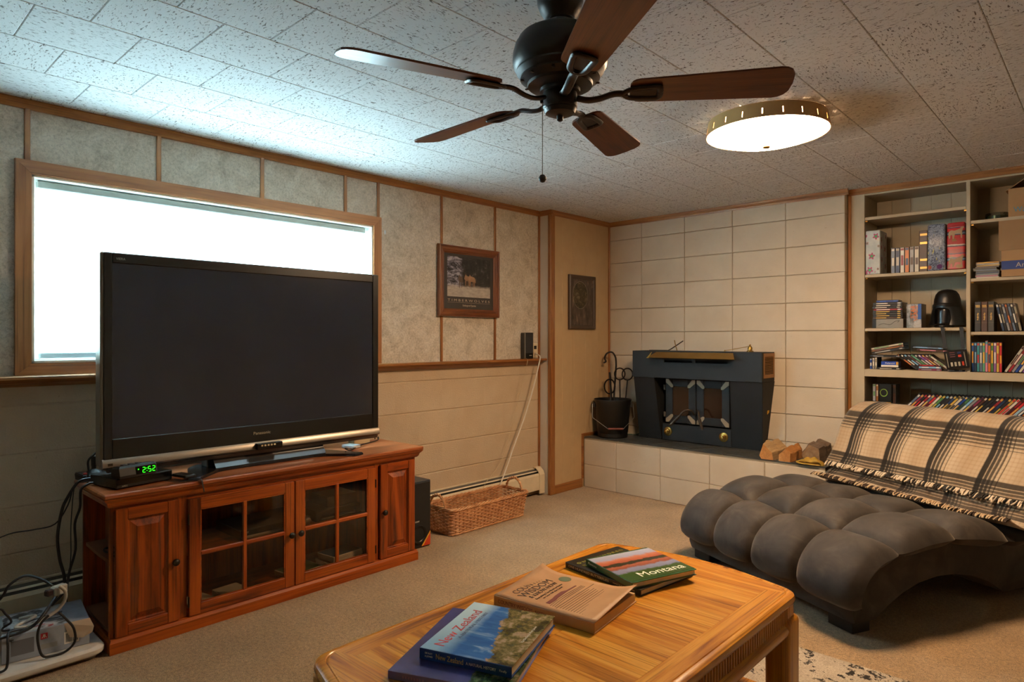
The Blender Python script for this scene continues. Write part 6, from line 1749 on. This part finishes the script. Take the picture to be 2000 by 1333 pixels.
# leaning row
row_cols = ['5f6f86', '7c2f4a', '1d1c1e', '8a1f24', '5f6f86', 'b8262c', 'd9d4c8', '4c7a45', '1d1c1e', '2b2a2c', '243a5c', 'c9a64a', 'd9d4c8', '1f3f86', '4c7a45', '7fb2d6', '8f8f92', '7c2f4a', '4a2f22', '1d1c1e', '2b2a2c', '1d1c1e', '8a1f24', '243a5c', '2b2a2c', 'c9a64a', 'd9d4c8', '8a1f24', 'b8262c', 'd9d4c8', '1f3f86', '1d1c1e']
x = 2.372; used_pairs = set()
for k, c1 in enumerate(row_cols):
    c2 = next(c for c in ['d9d4c8', 'c9a64a', '1d1c1e', 'b8262c', '7fb2d6', 'c46a2c', '4c7a45', '6b3f86'][k % 3:] + ['8c5f9e'] if c != c1 and (c1, c) not in used_pairs); used_pairs.add((c1, c2))
    case('%s spine, %s title case leaning in the row behind the chaise' % (CN[c1], CN[c2]), 'long leaning row behind the chaise back', x, zl, Yf + .015, .0138, .190, .130, c1, c2, lean=.72); x += .0200

# right bay
za = SHR['a'] + .0006
cdx = thing('disc_spindle', 'clear cake-box spindle of green discs on the top shelf', 'disc spindle', (2.90, 5.06, za))
m_ = MB(); m_.lathe([(.062, .0), (.063, .003), (.063, .006), (.060, .007)], (2.90, 5.06, za), 32); part('spindle_base', m_, BLACK, cdx, 45)
m_ = MB(); m_.lathe([(.058, .0072), (.058, .028)], (2.90, 5.06, za), 32); part('discs', m_, plain('1c4a3a', .2, .3), cdx, 45)
m_ = MB(); m_.lathe([(.0605, .0075), (.0605, .042), (.058, .046), (.002, .0465)], (2.90, 5.06, za), 32, cap=False); part('cover', m_, m_pane('clear_plastic', 'dfe6e2', .4, .1), cdx, 45)
CARD = plain('8d6a44', .75, var=.06); CARDL = plain('a37c52', .75, var=.06)
def carton(name, label, x0_, x1_, z0_, h, d, y0_):
    t_ = thing(name, label, 'cardboard box', ((x0_ + x1_)/2, y0_ + d/2, z0_))
    m = MB(); th = .004
    m.box((x0_, y0_, z0_), (x1_, y0_ + d, z0_ + th)); m.box((x0_, y0_, z0_ + th), (x1_, y0_ + th, z0_ + h)); m.box((x0_, y0_ + d - th, z0_ + th), (x1_, y0_ + d, z0_ + h)); m.box((x0_, y0_ + th, z0_ + th), (x0_ + th, y0_ + d - th, z0_ + h)); m.box((x1_ - th, y0_ + th, z0_ + th), (x1_, y0_ + d - th, z0_ + h))
    part('body', m, CARDL, t_); return t_
y0_ = Yf - .012
c1_ = carton('shipping_carton', 'open cardboard carton with blue lettering on the top right shelf', 2.968, 3.30, za, .170, .24, y0_)
m_ = MB(); m_.obox((3.00, y0_ + .12, za + .190), (.004, .236, .11), (0, .95, 0)); part('flap', m_, CARD, c1_)
m_ = MB(); m_.obox((3.13, y0_ + .235, za + .20), (.32, .004, .08), (-.6, 0, 0)); part('flap', m_, CARD, c1_)
lettering(c1_, 'Wal', .044, plain('4a86a4', .6), (2.993, y0_ - .0008, za + .040), (1, 0, 0), (0, 0, 1), 'LEFT', width=.066)
zb2 = SHR['b'] + .0006
y0_ = Yf - .030
c2_ = carton('paper_carton', 'cardboard paper carton with dark blue band and raised front flap', 2.936, 3.26, zb2, .160, .25, y0_)
m_ = MB(); m_.obox((3.092, y0_ - .016, zb2 + .247), (.335, .004, .178), (.10, 0, 0), .001); part('flap', m_, CARD, c2_)
m_ = MB(); m_.box((2.936, y0_ - .0008, zb2 + .042), (3.26, y0_ - .0001, zb2 + .094)); part('blue_band', m_, plain('1d3470', .6), c2_)
lettering(c2_, 'Aro', .042, INKP, (3.005, y0_ - .0012, zb2 + .066), (1, 0, 0), (0, 0, 1), 'LEFT', width=.066)
z = zb2
cds = ['d9d4c8', 'c87f94', '8f8f92', '243a5c', '2b2a2c', '5f6f86', '1d1c1e', '4a2f22', 'c9a64a', 'bfb7a6', 'd8a12c']
for k, c1 in enumerate(cds):
    m = MB(); m.box((-.060, 0, 0), (.060, .125, .0088), .0008, 0); m.box((-.056, -.0006, .0015), (.056, .0003, .0072), 0, 1)
    off = -.012 if k in (5, 6) else 0
    single('cd_case', m, [plain('6f7274', .15), plain(c1, .35)], 'jewel case with %s edge in the stack beside the paper carton' % CN[c1], 'CD case', (2.861 + off + R.uniform(-.004, .004), Yf + .01, z), R.uniform(-.06, .02), 'jewel cases stacked beside the paper carton'); z += .0091
zc2 = SHR['c'] + .0006
for k, (c1, nm) in enumerate((('2b2a2c', 'charcoal'), ('4a2f22', 'dark brown'), ('3a3630', 'olive black'))):
    t_ = thing('collector_set', 'thick %s collector set with gold marks on its spine' % nm, 'box set', (2.813 + k*.034, 5.0, zc2), group='collector sets on the right bay')
    xa = 2.7985 + k * .0335
    m = MB(); m.box((xa, Yf, zc2), (xa + .0315, Yf + .14, zc2 + .186), .002); part('case', m, plain(c1, .5), t_)
    m = MB()
    for q in range(4): m.box((xa + .005 + q*.0055, Yf - .0006, zc2 + .158), (xa + .0090 + q*.0055, Yf + .0004, zc2 + .166)); m.box((xa + .006 + q*.0055, Yf - .0006, zc2 + .151), (xa + .0105 + q*.0055, Yf + .0004, zc2 + .156))
    part('gold_title', m, GOLDT, t_)
    m = MB()
    for q in range(6): m.box((xa + .0115 + (q % 2)*.002, Yf - .0006, zc2 + .072 + q*.0078), (xa + .0185 + (q % 3)*.0012, Yf + .0004, zc2 + .0775 + q*.0078))
    _ = 0; part('gold_mark', m, GOLDT, t_)
    m = MB(); m.box((xa + .001, Yf - .0006, zc2 + .128), (xa + .0305, Yf + .0004, zc2 + .1295)); m.box((xa + .001, Yf - .0006, zc2 + .055), (xa + .0305, Yf + .0004, zc2 + .0565)); part('spine_rule', m, plain('6a5c44', .5), t_)
x = 2.937
for k, (c1, c2) in enumerate((('243a5c', 'd9d4c8'), ('1d1c1e', '9a8f78'), ('8f8f92', '243a5c'), ('4a2f22', 'c46a2c'), ('5f6f86', '1d1c1e'), ('2b2a2c', 'd9d4c8'), ('9a8f78', '4a2f22'))):
    case('slim case with %s spine leaning left beside the collector sets' % CN[c1], 'slim cases leaning beside the collector sets', x, zc2 + .001, Yf + .005, .0125, .172, .125, c1, c2, lean=-.20); x += .0140
case('dark brown case upright at the end of the slim leaning cases', None, 3.040, zc2, Yf, .022, .190, .13, '4a2f22', 'd9d4c8')
x = 2.7815
up = [('2d5fae', 'd8a12c'), ('243a5c', '7fb2d6'), ('3e8f9c', 'b8262c'), ('5f6f86', 'd9d4c8'), ('5d9a7c', 'd8a12c'), ('c87f94', '3e8f9c'), ('c46a2c', '243a5c'), ('4c7a45', 'd8a12c'), ('8c5f9e', 'd9d4c8'), ('c9a64a', 'b8262c'), ('b8262c', 'd8a12c')]
for k, (c1, c2) in enumerate(up):
    case('upright family film case with %s spine on the right bay' % CN[c1], 'upright film cases on the right bay', x, zd, Yf, .0136, .188 + (.010 if k == 5 else 0), .13, c1, c2); x += .0141
x = 2.945
for k, (c1, c2) in enumerate((('bfb7a6', '4a2f22'), ('8a1f24', 'd9d4c8'), ('8f8f92', '4c7a45'), ('1f3f86', 'd8a12c'), ('d9d4c8', '8f8f92'), ('6b3f86', 'c87f94'), ('243a5c', 'd9d4c8'), ('c9a64a', '8a1f24'))):
    case('film case with %s spine leaning right at the end of the right bay' % CN[c1], 'film cases leaning right on the right bay', x, zd, Yf + .004, .0140, .185, .13, c1, c2, lean=.52); x += .0172
